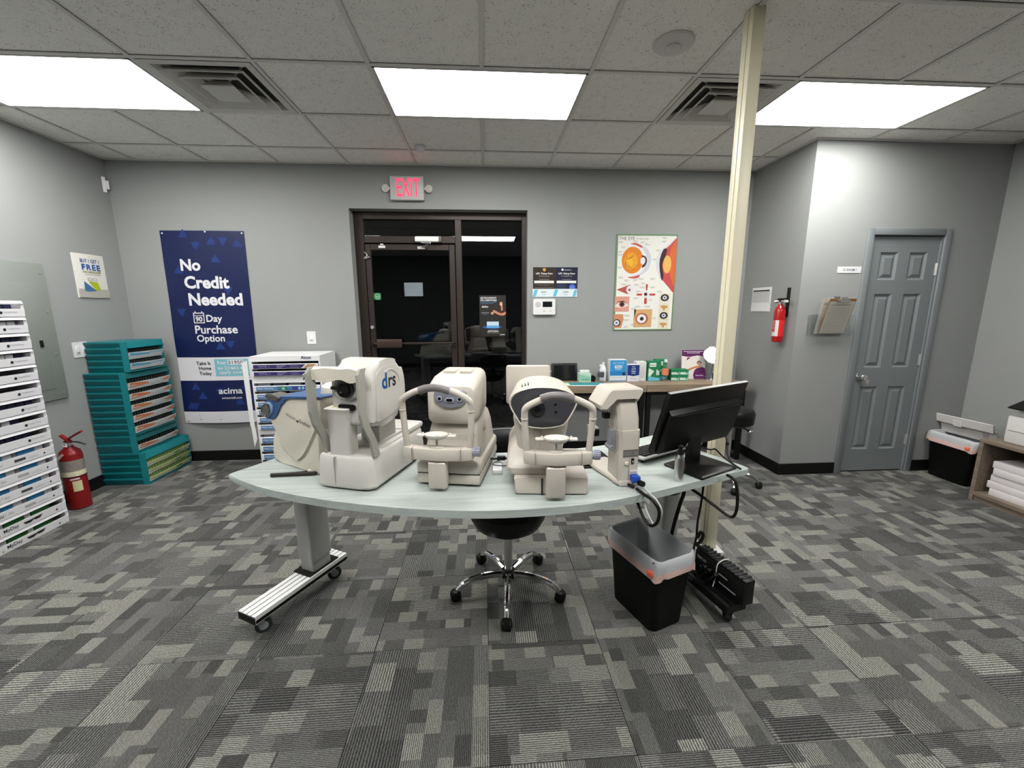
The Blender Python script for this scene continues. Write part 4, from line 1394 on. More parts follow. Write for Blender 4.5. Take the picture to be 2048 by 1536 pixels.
teal_unit('topmost teal cabinet with two pale blue drawers in the corner stack', 3.585, 4.0, 0.976, 1.228, 0.33, 2, 'blue', 5, TEAL, 0.055)

# ------------------------------------------------------------------ white drawer racks by the banner
PURP = flat(58, 48, 104)
PBLUE = flat(76, 122, 170)
def drawer_rack(label, z0, z1, heads, rows, kind):
    t = thing('drawer_rack', label, 'drawer rack', (-2.013, 3.628, z0), R(2.7), 'white lens drawer racks by the banner')
    w, d, h = 0.575, 0.43, z1-z0
    s = MB()
    s.b2(0, 0.012, 0.0, d, 0, h)
    s.b2(w-0.012, w, 0.0, d, 0, h)
    s.b2(0.012, w-0.012, 0.0, d, h-0.01, h)
    s.b2(0.012, w-0.012, 0.0, d, 0, 0.008)
    s.b2(0.012, w-0.012, d-0.01, d, 0.008, h-0.01)
    s.b2(0.012, w-0.012, 0.0, 0.01, h-heads, h-0.01)
    s.build('case', WHITE, t, smooth=False)
    MB().b2(0.014, w-0.014, 0.1, 0.11, 0.01, h-heads).build('dark_interior', mat('rack_dark', C(16, 16, 22), 0.8), t, smooth=False)
    M = Matrix.Rotation(R(90), 4, 'X')
    text('Alcon', flat(26, 38, 92), t, w*0.80, h-heads*0.62, 0.001, w=0.085, align='c', bold=0.03, M=M)
    ph = (h-heads-0.012)/rows
    for i in range(rows):
        z = h-heads-(i+1)*ph
        dm = MB()
        dm.b2(0.016, w-0.016, -0.016, 0.004, z, z+ph*0.66, bev=0.002, seg=1)
        dm.b2(0.02, w-0.02, 0.004, 0.09, z, z+0.006)
        dr = dm.build('drawer', WHITE, t, smooth=False)
        M2 = Matrix.Translation((0, -0.0162, z)) @ Matrix.Rotation(R(90), 4, 'X')
        e = ph*0.66
        if kind == 'total':
            decal(dr, [(0.03, 0.004), (0.42, 0.004), (0.46, e-0.004), (0.03, e-0.004)], PURP, 0.0006, 'purple_label', M2)
            decal(dr, [(0.435, 0.004), (0.51, 0.004), (0.545, e-0.004), (0.475, e-0.004)], flat(186, 146, 108), 0.0006, 'photo_print', M2)
            text('TOTAL 1', flat(176, 168, 200), dr, 0.07, e*0.32, 0.001, w=0.09, M=M2)
            for q in range(3):
                decal(dr, rect(0.22, 0.30-0.02*q, e*0.66-0.009*q, e*0.74-0.009*q), flat(170, 164, 196), 0.001, 'fine_print', M2)
                decal(dr, rect(0.33, 0.40, e*0.66-0.009*q, e*0.71-0.009*q), flat(150, 144, 180), 0.001, 'fine_print', M2)
        else:
            decal(dr, [(0.035, 0.004), (0.50, 0.004), (0.54, e-0.004), (0.035, e-0.004)], PBLUE, 0.0006, 'blue_label', M2)
            decal(dr, [(0.33, 0.005), (0.495, 0.005), (0.53, e-0.005), (0.33, e-0.005)], flat(62, 70, 140), 0.0009, 'violet_label', M2)
            text('PRECISION', flat(206, 224, 240), dr, 0.042, e*0.34, 0.0012, w=0.125, bold=0.01, M=M2)
            rg_ = MB()
            a, b = circ(0.185, e*0.5, 0.017, 16), circ(0.185, e*0.5, 0.0145, 16)
            for q in range(16):
                j = (q+1) % 16
                rg_.poly([(a[q][0], a[q][1], 0.0012), (a[j][0], a[j][1], 0.0012), (b[j][0], b[j][1], 0.0012), (b[q][0], b[q][1], 0.0012)], M2)
            rg_.build('ring_print', flat(200, 220, 240), dr, smooth=False)
            text('1', flat(206, 224, 240), dr, 0.185, e*0.34, 0.0012, h=e*0.3, align='c', M=M2)
            if kind == 'num' and i < 2:
                decal(dr, rrect(0.22, 0.295, 0.006, e-0.006, 0.008), flat(46, 128, 110), 0.0012, 'green_tab', M2)
                text('10' if i == 0 else '20', flat(244, 250, 250), dr, 0.257, e*0.28, 0.0015, h=e*0.42, align='c', bold=0.03, M=M2)
            for q in range(4):
                decal(dr, circ(0.39+q*0.03, e*0.5, 0.0125, 12), flat(134, 200, 224), 0.0012, 'dot_print', M2)
        for q in range(4):
            xx = 0.03+q*0.128
            MB().b2(xx, xx+0.10, 0.03, 0.09, z+0.006, z+ph*(0.88 if kind != 'total' else 0.6)).build('lens_pack', flat(92, 104, 124) if q % 2 else flat(180, 190, 198), dr, smooth=False)
    return t
drawer_rack('topmost white drawer rack with two purple labelled drawers', 0.910, 1.092, 0.045, 2, 'total')
drawer_rack('middle white drawer rack with six blue labelled drawers', 0.43, 0.909, 0.05, 6, 'num')
rk = drawer_rack('bottom white drawer rack with blue labelled drawers standing on the carpet', 0.0, 0.429, 0.03, 5, 'plain')
fl1 = thing('cardboard_flap', 'folded white cardboard sheet hanging beside the blue drawer racks', 'cardboard', (-2.020, 3.62, 0.0), R(2.7))
MB().prism([(-0.010, 0.44), (-0.010, 1.06), (-0.055, 1.04), (-0.045, 0.48)], -0.002, 0.001, 'y').build('upper_sheet', PAPER, fl1, smooth=False)
MB().prism([(-0.002, 0.36), (-0.006, 0.46), (-0.040, 0.48), (-0.030, 0.29)], -0.003, 0.0, 'y').build('lower_sheet', PAPER, fl1, smooth=False)

# ------------------------------------------------------------------ floor extinguisher
RED2 = mat('old_red', C(118, 16, 20), 0.3)
t = thing('fire_extinguisher', 'large red fire extinguisher standing on the carpet by the left wall', 'fire extinguisher', (-3.13, 3.155, 0))
MB().lathe([(0.06, 0), (0.066, 0.006), (0.066, 0.42), (0.058, 0.45), (0.03, 0.475), (0.024, 0.49)], seg=28).build('cylinder', RED2, t)
MB().lathe([(0.0665, 0.28), (0.0665, 0.385)], seg=28).build('metal_label', mat('ext_metal_label', C(128, 122, 116), 0.4, var=0.4, vscale=60), t)
MB().lathe([(0.067, 0.262), (0.067, 0.30)], seg=28).build('label_band', mat('ext_picto', C(206, 200, 170), 0.5, var=0.45, vscale=70), t)
MB().lathe([(0.068, 0.255), (0.068, 0.262)], seg=28).build('strap', BLACK, t)
q = MB()
for a0, a1, z0, z1 in ((-62, -18, 0.145, 0.225),):
    for k in range(6):
        A, B = R(a0+(a1-a0)*k/6), R(a0+(a1-a0)*(k+1)/6)
        q.poly([(0.068*math.cos(A), 0.068*math.sin(A), z0), (0.068*math.cos(B), 0.068*math.sin(B), z0), (0.068*math.cos(B), 0.068*math.sin(B), z1), (0.068*math.cos(A), 0.068*math.sin(A), z1)])
q.build('service_tag', flat(226, 218, 168), t)
q = MB()
for k in range(5):
    A, B = R(-70+k*9), R(-61+k*9)
    q.poly([(0.0675*math.cos(A), 0.0675*math.sin(A), 0.235), (0.0675*math.cos(B), 0.0675*math.sin(B), 0.235), (0.0675*math.cos(B), 0.0675*math.sin(B), 0.247), (0.0675*math.cos(A), 0.0675*math.sin(A), 0.247)])
q.build('name_strip', flat(236, 226, 220), t)
v = MB()
v.cyl((0, 0, 0.488), (0, 0, 0.52), 0.018)
v.cyl((0, 0, 0.505), (0.03, -0.02, 0.505), 0.012)
v.build('valve', CHROME, t)
h = MB()
h.tube([(-0.02, 0.0, 0.52), (0.03, 0.0, 0.555), (0.11, 0.0, 0.60)], 0.008, flatx=1.6)
h.tube([(-0.04, 0.0, 0.57), (0.0, 0.0, 0.535), (0.02, 0.0, 0.52)], 0.011, flatx=1.4)
h.build('handle', RED2, t)
MB().tube([(0.03, -0.01, 0.52), (0.08, -0.01, 0.52), (0.13, -0.01, 0.50)], 0.006).build('lever', mat('dark_metal', C(62, 58, 56), 0.4, metal=0.6), t)
MB().tube([(-0.02, -0.02, 0.51), (0.0, -0.045, 0.50), (0.02, -0.03, 0.49), (-0.005, -0.02, 0.50)], 0.0025).build('pin_ring', STEEL, t)
MB().prism([(-0.06, 0.395), (0.015, 0.45), (0.028, 0.44), (-0.045, 0.37)], -0.075, -0.074, 'y').build('paper_tag', flat(226, 222, 210), t, smooth=False)
# ------------------------------------------------------------------ curved instrument table
TZ = 0.77
t = thing('instrument_table', 'curved grey wood instrument table on two wheeled silver legs', 'table', (0.02, 1.8, 0))
OX, OY = -0.02, -1.8
front = [(-1.15, 1.792), (-0.95, 1.655), (-0.731, 1.549), (-0.515, 1.472), (-0.283, 1.412), (-0.1, 1.383), (0.06, 1.373), (0.25, 1.383), (0.44, 1.413), (0.66, 1.482), (0.90, 1.573), (1.195, 1.688)]
backp = [(0.965, 2.21), (0.80, 2.125), (0.6, 2.045), (0.4, 2.0), (0.2, 1.98), (0.02, 1.978), (-0.2, 1.99), (-0.45, 2.05), (-0.7, 2.16), (-0.88, 2.255)]
def corner(a, c, b, r=0.022):
    a, c, b = Vector(a), Vector(c), Vector(b)
    p, q = c+(a-c).normalized()*r, c+(b-c).normalized()*r
    return [tuple(p.lerp(c, 0.0)), tuple((p*0.25+c*0.5+q*0.25)), tuple(q)]
F = [tuple(v.xy) for v in catmull([Vector((x, y, 0)) for x, y in front], 3)]
Bk = [tuple(v.xy) for v in catmull([Vector((x, y, 0)) for x, y in backp], 3)]
FLc, FRc, BRc, BLc = F[0], F[-1], Bk[0], Bk[-1]
outl = corner(BLc, FLc, F[2]) + F[2:-2] + corner(F[-3], FRc, BRc) + corner(FRc, BRc, Bk[2]) + Bk[2:-2] + corner(Bk[-3], BLc, FLc)
outl = [(x+OX, y+OY) for x, y in outl]
MB().prism(outl, TZ-0.030, TZ, 'z', bev=0.003, seg=1).build('table_top', TABLEW, t, ang=30)
def caster_big(mb_w, mb_f, x, y, sw, r=0.036):
    """trolley caster: wheel mesh and fork mesh, swivelled by sw"""
    d = Vector((math.cos(sw), math.sin(sw), 0))
    s = Vector((-d.y, d.x, 0))
    c = Vector((x, y, r))
    mb_w.cyl(c-s*0.013, c+s*0.013, r, seg=20)
    for k in (-1, 1):
        mb_f.cyl(c+s*0.0145*k-s*0.002, c+s*0.0145*k+s*0.002, 0.020, seg=14)
        a = c+s*0.017*k
        top = Vector((x, y, 0))-d*0.022
        q = [a-d*0.016, a+d*0.016, Vector((top.x, top.y, 0.082))+d*0.022+s*0.02*k, Vector((top.x, top.y, 0.082))-d*0.022+s*0.02*k]
        mb_f.loft([[p-s*0.0015 for p in q], [p+s*0.0015 for p in q]])
    mb_f.cyl((x-d.x*0.022, y-d.y*0.022, 0.074), (x-d.x*0.022, y-d.y*0.022, 0.087), 0.026, seg=14)
    mb_f.cyl(c-s*0.02, c+s*0.02, 0.006, seg=8)
def table_leg(cx, cy, rz, near, far, metal, cw, wheelm, colxy):
    M = Matrix.Translation((cx+OX, cy+OY, 0)) @ Matrix.Rotation(rz, 4, 'Z')
    fo = MB()
    for k in range(4):                   # extrusion ribs with dark grooves between
        x = -0.06+0.03*k
        fo.b2(x+0.0042, x+0.0258, -near, far, 0.088, 0.128, M=M)
    foot = fo.build('foot', metal, t, smooth=False)
    MB().b2(-0.0575, 0.0575, -near+0.004, far-0.004, 0.092, 0.108, M=M).build('groove', BLACKM, foot, smooth=False)
    MB().b2(-0.0602, -0.0595, -near, far, 0.100, 0.107, M=M).b2(0.0595, 0.0602, -near, far, 0.100, 0.107, M=M).build('side_slot', BLACKM, foot, smooth=False)
    MB().b2(-0.056, 0.056, -near-0.003, -near+0.001, 0.09, 0.124, M=M).build('end_cap', BLACK, foot, smooth=False)
    MC = Matrix.Translation((colxy[0]+OX, colxy[1]+OY, 0)) @ Matrix.Rotation(rz, 4, 'Z')
    MB().prism(rrect(-0.062, 0.062, -0.095, 0.095, 0.004), 0.128, 0.131, M=MC).build('mounting_plate', BLACKM, foot, smooth=False)
    co = MB()
    co.prism(rrect(-0.047, 0.047, -0.060, 0.060, 0.014), 0.131, 0.30, M=MC)
    co.prism(rrect(-0.053, 0.053, -0.066, 0.066, 0.016), 0.19, TZ-0.03, M=MC)
    co.build('column', GREYM, t)
    for y in (-near+0.06, far-0.06):
        w, f = MB(), MB()
        p = M @ Vector((0.015, y, 0))
        caster_big(w, f, p.x, p.y, rz+R(60))
        fk = f.build('caster_fork', mat('caster_grey', C(140, 142, 142), 0.4) if metal is ALU else BLACK, t)
        w.build('wheel', wheelm, fk)
WHEEL = mat('grey_green_wheel', C(38, 48, 50), 0.5)
table_leg(-0.976, 1.958, R(-27.4), 0.27, 0.27, ALU, 0, WHEEL, (-0.93, 2.075))
table_leg(1.085, 1.885, R(13.9), 0.27, 0.27, mat('black_foot_metal', C(28, 28, 28), 0.3, metal=0.5), 0, WHEEL, (0.965, 2.03))  # right foot coloured black, unlike the silver left one
MB().b2(0.64+OX, 0.98+OX, 1.83+OY, 1.95+OY, TZ-0.085, TZ-0.031, bev=0.004).build('control_box', BLACK, t)
MB().b2(-0.27+OX, -0.26+OX, 1.60+OY, 1.62+OY, TZ-0.075, TZ-0.03).build('switch_tab', BLACK, t)

# ------------------------------------------------------------------ shared chin rest of the two autorefractors
def chin_frame(root, x0, x1, zb, zt, y, shell, dx=0.0, sh=0.19):
    xc = (x0+x1)/2+dx
    cb = MB()
    pl = [(x0-0.008, y+0.034), (x0-0.006, y), (x0+0.03, y-0.014), (xc, y-0.026), (x1-0.03, y-0.014), (x1+0.006, y), (x1+0.008, y+0.034)]
    cb.prism(pl, zb-0.050, zb, bev=0.007)
    bar = cb.build('chin_rest_bar', shell, root)
    for xs in (x0+0.035, x1-0.035):
        MB().b2(xs-0.0006, xs+0.0006, y-0.0202, y+0.02, zb-0.049, zb+0.0006).build('seam', flat(150, 142, 132), bar, smooth=False)
    ar = MB()
    pts = [(x0+0.006, y+0.018, zb-0.012), (x0+0.000, y+0.014, zb+0.06), (x0-0.004, y+0.008, zb+sh), (x0+0.004, y, zb+sh+0.034), (x0+0.055, y-0.004, zt-0.016), (xc-0.03, y-0.006, zt-0.004), (xc, y-0.006, zt), (xc+0.03, y-0.006, zt-0.004),
           (x1-0.055, y-0.004, zt-0.016), (x1-0.004, y, zb+sh+0.034), (x1+0.004, y+0.008, zb+sh), (x1+0.000, y+0.014, zb+0.06), (x1-0.006, y+0.018, zb-0.012)]
    ar.tube(pts, 0.0125, seg=12, sub=5, flatx=1.0)
    ar.build('head_frame', shell, root)
    for xs in (x0-0.004, x1+0.004):
        MB().cyl((xs, y+0.0075, zb+sh-0.012), (xs, y+0.007, zb+sh-0.009), 0.0136, seg=14).build('joint_ring', shell, root)
    MB().tube([(xc-0.058, y-0.009, zt-0.011), (xc-0.03, y-0.011, zt-0.002), (xc, y-0.012, zt+0.001), (xc+0.03, y-0.011, zt-0.002), (xc+0.058, y-0.009, zt-0.011)], 0.0152, seg=12).build('forehead_pad', mat('pad_grey', C(108, 104, 104), 0.4), root)
    MB().cyl((xc, y-0.002, zb), (xc, y-0.002, zb+0.048), 0.0065, seg=12).build('chin_post', STEEL, root)
    MB().lathe([(0.03, 0), (0.028, 0.006), (0.01, 0.008)], (xc, y-0.002, zb-0.001), 20, sy=0.6).build('post_collar', shell, root)
    ch = MB()
    cup = [(0.004, 0.042), (0.03, 0.044), (0.044, 0.056), (0.047, 0.058), (0.047, 0.053), (0.036, 0.041), (0.014, 0.036), (0.004, 0.036)]
    ch.lathe([(r, z) for r, z in cup], (xc, y-0.006, zb), 28, sy=0.72)
    for s in (-1, 1):
        ch.box((xc+s*0.062, y-0.004, zb+0.051), (0.032, 0.026, 0.009), bev=0.004)
        ch.ball((xc+s*0.054, y-0.004, zb+0.058), 0.005, 8, 6)
    cc = ch.build('chin_cup', mat('chin_cup_white', C(208, 204, 195), 0.35), root)
    tg = MB()
    pr = [(y-0.006, zb-0.045), (y-0.020, zb-0.060), (y-0.022, 0.032), (y-0.014, 0.016), (y+0.012, 0.012), (y+0.03, 0.026), (y+0.03, zb-0.045)]
    tg.prism(pr, xc-0.036, xc+0.036, 'x', bev=0.008)
    tg.build('support_leg', shell, root)
    kn = MB()
    for k in range(14):
        a = 2*math.pi*k/14
        kn.box((x1+0.024, y+0.012+0.0165*math.cos(a), zb-0.015+0.0165*math.sin(a)), (0.022, 0.0035, 0.0035))
    kn.cyl((x1+0.006, y+0.012, zb-0.015), (x1+0.036, y+0.012, zb-0.015), 0.0165, seg=20)
    kn.build('height_knob', mat('knob_blue_grey', C(144, 148, 162), 0.4), root)

def ring_xz(x0, x1, z0, z1, y, r=0.03, n=4):
    return [(p[0], y, p[1]) for p in rrect(x0, x1, z0, z1, r, n)]

# ------------------------------------------------------------------ autorefractor with pale face
r2 = thing('autorefractor', 'white autorefractor with grey eye windows and raised chin rest on the table', 'eye machine', (-0.29, 1.618, TZ), R(-11))
for x in (0.035, 0.225):
    for y in (0.04, 0.36):
        MB().cyl((x, y, 0), (x, y, 0.012), 0.018, seg=14).build('rubber_foot', BLACKM, r2)
b = MB()
b.b2(0.0, 0.266, 0.0, 0.42, 0.010, 0.052, bev=0.008)
lo = b.build('lower_base', SHELL, r2)
MB().b2(0.004, 0.262, 0.006, 0.41, 0.052, 0.057).build('shadow_gap', BLACKM, lo, smooth=False)
b = MB()
b.loft([[(p[0], p[1], z) for p in rrect(0.0+i, 0.266-i, 0.0+i, 0.42-i, 0.012)] for z, i in ((0.057, 0.002), (0.063, 0.0), (0.088, 0.0), (0.098, 0.004), (0.112, 0.02))])
b.build('upper_base', SHELL, r2)
b = MB()
rings = []
for z, x0, x1, y0, y1, rr_ in ((0.108, 0.014, 0.256, 0.058, 0.40, 0.02), (0.14, 0.018, 0.252, 0.062, 0.395, 0.02), (0.20, 0.030, 0.246, 0.075, 0.385, 0.02), (0.245, 0.040, 0.236, 0.09, 0.37, 0.02), (0.262, 0.055, 0.222, 0.105, 0.36, 0.02)):
    rings.append([(p[0], p[1], z) for p in rrect(x0, x1, y0, y1, rr_)])
b.loft(rings)
bd = b.build('body', SHELL, r2)
MB().b2(0.045, 0.232, 0.070, 0.085, 0.125, 0.205, bev=0.012).build('front_panel', SHELL, bd)
MSide = Matrix.Translation((0.2515, 0, 0)) @ SIDE
text('Nidek', flat(96, 92, 86), bd, 0.15, 0.19, 0.0, w=0.06, shear=0.25, M=MSide)
b = MB()
rings = []
for y, x0, x1, z0, z1, rr_ in ((0.060, 0.052, 0.218, 0.262, 0.385, 0.022), (0.068, 0.038, 0.234, 0.248, 0.405, 0.03), (0.10, 0.032, 0.24, 0.244, 0.422, 0.032), (0.16, 0.030, 0.242, 0.244, 0.440, 0.034), (0.30, 0.034, 0.238, 0.25, 0.452, 0.036), (0.36, 0.044, 0.228, 0.26, 0.435, 0.04), (0.375, 0.07, 0.2, 0.29, 0.40, 0.03)):
    rings.append(ring_xz(x0, x1, z0, z1, y, rr_))
b.loft(rings)
hd = b.build('head', SHELL, r2)
SPOTX = 0.136
MB().prism(smooth2([(0.082, 0.392), (0.19, 0.392), (0.204, 0.36), (0.196, 0.338), (0.16, 0.322), (0.112, 0.322), (0.076, 0.338), (0.070, 0.36)], 3), 0.050, 0.075, 'y', bev=0.004).build('eye_plate', GREYP, hd)
w = MB()
w.prism(rrect(0.118, 0.154, 0.344, 0.362, 0.008), 0.044, 0.056, 'y')
for x in (0.094, 0.178):
    w.prism(circ(x, 0.358, 0.011, 14), 0.045, 0.056, 'y')
wf = w.build('window_bezel', mat('bezel_grey', C(160, 162, 172), 0.3), hd)
w = MB()
w.prism(rrect(0.123, 0.149, 0.347, 0.359, 0.006), 0.0425, 0.046, 'y')
for x in (0.094, 0.178):
    w.prism(circ(x, 0.358, 0.0065, 12), 0.0435, 0.046, 'y')
w.build('window_glass', mat('dark_glass', C(12, 14, 20), 0.08), wf)
MB().b2(0.1355, 0.1365, 0.0665, 0.0685, 0.25, 0.32).build('seam', flat(160, 152, 142), hd, smooth=False)
for x in (0.075, 0.147):
    MB().b2(x, x+0.05, 0.18, 0.28, 0.440, 0.4515, bev=0.001).build('top_inset', SHELL, hd)
chin_frame(r2, -0.026, 0.240, 0.182, 0.422, -0.045, SHELL, sh=0.160)

# ------------------------------------------------------------------ autorefractor with dark face
r3 = thing('autorefractor', 'white autorefractor with a dark grey face and round lens on the table', 'eye machine', (0.108, 1.495, TZ), R(-5))
b = MB()
b.loft([[(p[0], p[1], z) for p in rrect(-0.0+i, 0.282-i*0.5, 0.0+i*0.2, 0.34, 0.008)] for z, i in ((0.006, 0.004), (0.012, 0.0), (0.066, -0.004), (0.072, 0.004))])
lo = b.build('lower_base', SHELL, r3)
MB().b2(0.101, 0.108, -0.003, 0.05, 0.002, 0.070).build('centre_slot', mat('slot_dark', C(40, 38, 36), 0.7), lo, smooth=False)
MB().b2(0.004, 0.278, 0.01, 0.33, 0.0, 0.006).build('rubber_foot', BLACKM, r3, smooth=False)
b = MB()
b.loft([[(p[0], p[1], z) for p in rrect(x0, x1, y0, y1, 0.03)] for z, x0, x1, y0, y1 in ((0.075, -0.028, 0.20, 0.03, 0.42), (0.10, -0.036, 0.206, 0.026, 0.43), (0.13, -0.032, 0.2, 0.045, 0.42), (0.165, -0.018, 0.185, 0.09, 0.40), (0.19, 0.0, 0.17, 0.12, 0.38))])
ub = b.build('upper_base', SHELL, r3)
b = MB()
b.loft([[(p[0], p[1], z) for p in rrect(x0, x1, y0, y1, 0.026)] for z, x0, x1, y0, y1 in ((0.14, 0.010, 0.190, 0.085, 0.33), (0.20, 0.004, 0.200, 0.075, 0.33), (0.26, -0.004, 0.210, 0.068, 0.33), (0.29, -0.008, 0.214, 0.066, 0.33))])
bd = b.build('body', SHELL, r3)
fo = [(-0.018, 0.365), (0.0, 0.392), (0.05, 0.411), (0.105, 0.416), (0.165, 0.411), (0.215, 0.393), (0.236, 0.365), (0.228, 0.335), (0.206, 0.295), (0.196, 0.282), (0.178, 0.268), (0.105, 0.258), (0.038, 0.268), (0.018, 0.282), (0.008, 0.30), (-0.012, 0.335)]
b = MB()
def off(pts, s, y, dz=0.0):
    cx, cz = 0.107, 0.345
    return [(cx+(x-cx)*s, y, cz+(z-cz)*s+dz) for x, z in smooth2(pts, 2)]
b.loft([off(fo, 0.985, 0.050), off(fo, 1.03, 0.046), off(fo, 1.05, 0.056), off(fo, 1.04, 0.10), off(fo, 0.96, 0.16, 0.012), off(fo, 0.86, 0.26, 0.022), off(fo, 0.80, 0.34, 0.016)])
hd = b.build('head', SHELL, r3, ang=40)
b = MB()
b.loft([off(fo, 0.985, 0.0485), off(fo, 0.7, 0.0465), off(fo, 0.3, 0.0455)])
face = b.build('dark_face', mat('face_dark_grey', C(58, 58, 62), 0.22), hd)
b = MB()
b.prism(circ(0.086, 0.336, 0.030, 28), 0.040, 0.05, 'y', bev=0.003)
b.build('lens_ring', mat('ring_dark', C(22, 26, 28), 0.25), face)
MB().prism(circ(0.086, 0.336, 0.012, 18), 0.0385, 0.041, 'y').build('lens', mat('dark_glass', C(12, 14, 20), 0.08), face)
for x, z in ((0.156, 0.352), (0.158, 0.322), (0.068, 0.336), (0.104, 0.336)):
    MB().prism(circ(x, z, 0.0035 if z == 0.336 else 0.0055, 10), 0.0395 if z == 0.336 else 0.0445, 0.047, 'y').build('sensor_window', flat(30, 32, 34, 0.2), face)
sn = MB()
sn.b2(-0.045, 0.155, 0.335, 0.362, 0.285, 0.465, bev=0.012)
sn.build('screen_housing', SHELL, r3)
vt = MB()
for k in range(3):
    vt.b2(0.026+0.012*k, 0.030+0.012*k, 0.11, 0.155, 0.39, 0.412+0.004*k)
vt.build('vent_slots', BLACKM, hd, smooth=False)
MB().b2(0.0985, 0.0995, 0.063, 0.069, 0.15, 0.268).build('seam', flat(160, 152, 142), bd, smooth=False)
chin_frame(r3, 0.040, 0.282, 0.194, 0.408, -0.045, SHELL, dx=-0.008, sh=0.136)

# ------------------------------------------------------------------ retinal camera
rd = thing('retinal_camera', 'large white retinal camera with blue and black drs lettering on the table', 'eye machine', (-0.70, 1.624, TZ), R(-17.5))
b = MB()
def drsplan(i, yf=0.0):
    return [(0.0+i, 0.03), (0.018+i, 0.006+yf), (0.06, 0.0+yf), (0.2, 0.0+yf), (0.242-i, 0.006+yf), (0.262-i, 0.03), (0.266-i, 0.30), (0.258-i, 0.46), (0.22, 0.50), (0.04, 0.50), (0.004+i, 0.46), (-0.004+i, 0.30)]
b.loft([[(x, y, z) for x, y in drsplan(i, yf)] for z, i, yf in ((0.010, 0.004, 0.004), (0.02, -0.004, 0.0), (0.07, 0.0, 0.004), (0.128, 0.008, 0.010), (0.138, 0.014, 0.016), (0.141, 0.03, 0.03))])
bs = b.build('base', SHELL2, rd, ang=28)
for x, y in ((0.08, 0.02), (0.18, 0.02), (0.08, 0.42), (0.18, 0.42)):
    MB().b2(x, x+0.04, y, y+0.04, 0.0, 0.012).build('rubber_foot', BLACKM, rd, smooth=False)
MB().b2(0.0945, 0.0955, -0.001, 0.014, 0.022, 0.137).build('seam', flat(165, 163, 158), bs, smooth=False)
b = MB()
b.loft([[(p[0], p[1], z) for p in rrect(x0, x1, y0, y1, 0.012)] for z, x0, x1, y0, y1 in ((0.138, 0.05, 0.235, 0.13, 0.44), (0.146, 0.05, 0.235, 0.13, 0.44), (0.150, 0.075, 0.215, 0.155, 0.40), (0.160, 0.075, 0.215, 0.155, 0.40))])
b.b2(0.02, 0.25, 0.34, 0.49, 0.138, 0.168, bev=0.012)
b.build('deck', SHELL2, rd)
MB().b2(0.115, 0.205, 0.16, 0.30, 0.155, 0.265, bev=0.006).build('neck', mat('neck_grey_white', C(172, 170, 165), 0.4), rd)
prof = [(0.045, 0.262), (0.036, 0.30), (0.036, 0.42), (0.046, 0.475), (0.085, 0.508), (0.17, 0.520), (0.245, 0.500), (0.285, 0.45), (0.297, 0.385), (0.29, 0.315), (0.255, 0.278), (0.13, 0.250)]
MB().prism(smooth2(prof, 3), 0.088, 0.262, 'x', bev=0.026, seg=4).build('head', SHELL2, rd, ang=50)
b = MB()
prof2 = [(0.074, 0.275), (0.066, 0.30), (0.066, 0.43), (0.085, 0.475), (0.17, 0.494), (0.235, 0.478), (0.264, 0.44), (0.274, 0.385), (0.268, 0.325), (0.235, 0.295)]
b.prism(smooth2(prof2, 3), 0.260, 0.2645, 'x', bev=0.002, seg=1)
sp = b.build('side_panel', SHELL2, rd, ang=30)
Ms = Matrix.Translation((0.2648, 0, 0)) @ SIDE
text('d', flat(28, 92, 150), sp, 0.108, 0.398, 0.0002, h=0.064, bold=0.035, M=Ms)
text('rs', flat(32, 34, 40), sp, 0.158, 0.398, 0.0002, h=0.042, bold=0.02, M=Ms)
ridge = MB()
ridge.tube([(0.2645, 0.13, 0.466), (0.2655, 0.18, 0.472), (0.2655, 0.225, 0.45), (0.2645, 0.25, 0.41)], 0.0025, seg=6)
ridge.build('panel_ridge', SHELL2, sp)
LC = (0.158, 0.415)
b = MB()
b.lathe([(0.052, -0.012), (0.050, 0.006), (0.044, 0.012)], M=Matrix.Translation((LC[0], 0.036, LC[1])) @ Matrix.Rotation(R(90), 4, 'X'), seg=28, sx=1.25)
b.build('lens_boss', SHELL2, rd)
b = MB()
b.lathe([(0.034, 0.01), (0.036, 0.022), (0.033, 0.030), (0.022, 0.032), (0.018, 0.026)], M=Matrix.Translation((LC[0]+0.004, 0.036, LC[1])) @ Matrix.Rotation(R(90), 4, 'X'), seg=28)
b.box((LC[0]-0.04, 0.018, LC[1]+0.002), (0.04, 0.016, 0.014), bev=0.005)
le = b.build('lens_barrel', mat('gloss_black', C(10, 10, 10), 0.15), rd)
MB().prism(rrect(0.115, 0.19, 0.326, 0.350, 0.011), 0.028, 0.038, 'y').build('sensor_slot', mat('gloss_black', C(10, 10, 10), 0.15), rd)
b = MB()
b.loft([[(p[0], p[1], z) for p in rrect(x0, x1, y0, y1, 0.012)] for z, x0, x1, y0, y1 in ((0.138, 0.060, 0.158, 0.024, 0.085), (0.22, 0.061, 0.157, 0.023, 0.086), (0.30, 0.059, 0.160, 0.020, 0.088), (0.318, 0.057, 0.163, 0.016, 0.092), (0.330, 0.055, 0.166, 0.012, 0.096), (0.334, 0.059, 0.162, 0.016, 0.092))])
cr = b.build('chin_rest', SHELL2, rd)
b = MB()
b.loft([[(p[0], p[1], z) for p in rrect(x0, x1, y0, y1, 0.02)] for z, x0, x1, y0, y1 in ((0.332, 0.068, 0.153, 0.024, 0.084), (0.3355, 0.074, 0.147, 0.030, 0.078))])
b.build('chin_pad', mat('cream_pad', C(200, 188, 148), 0.5), cr)
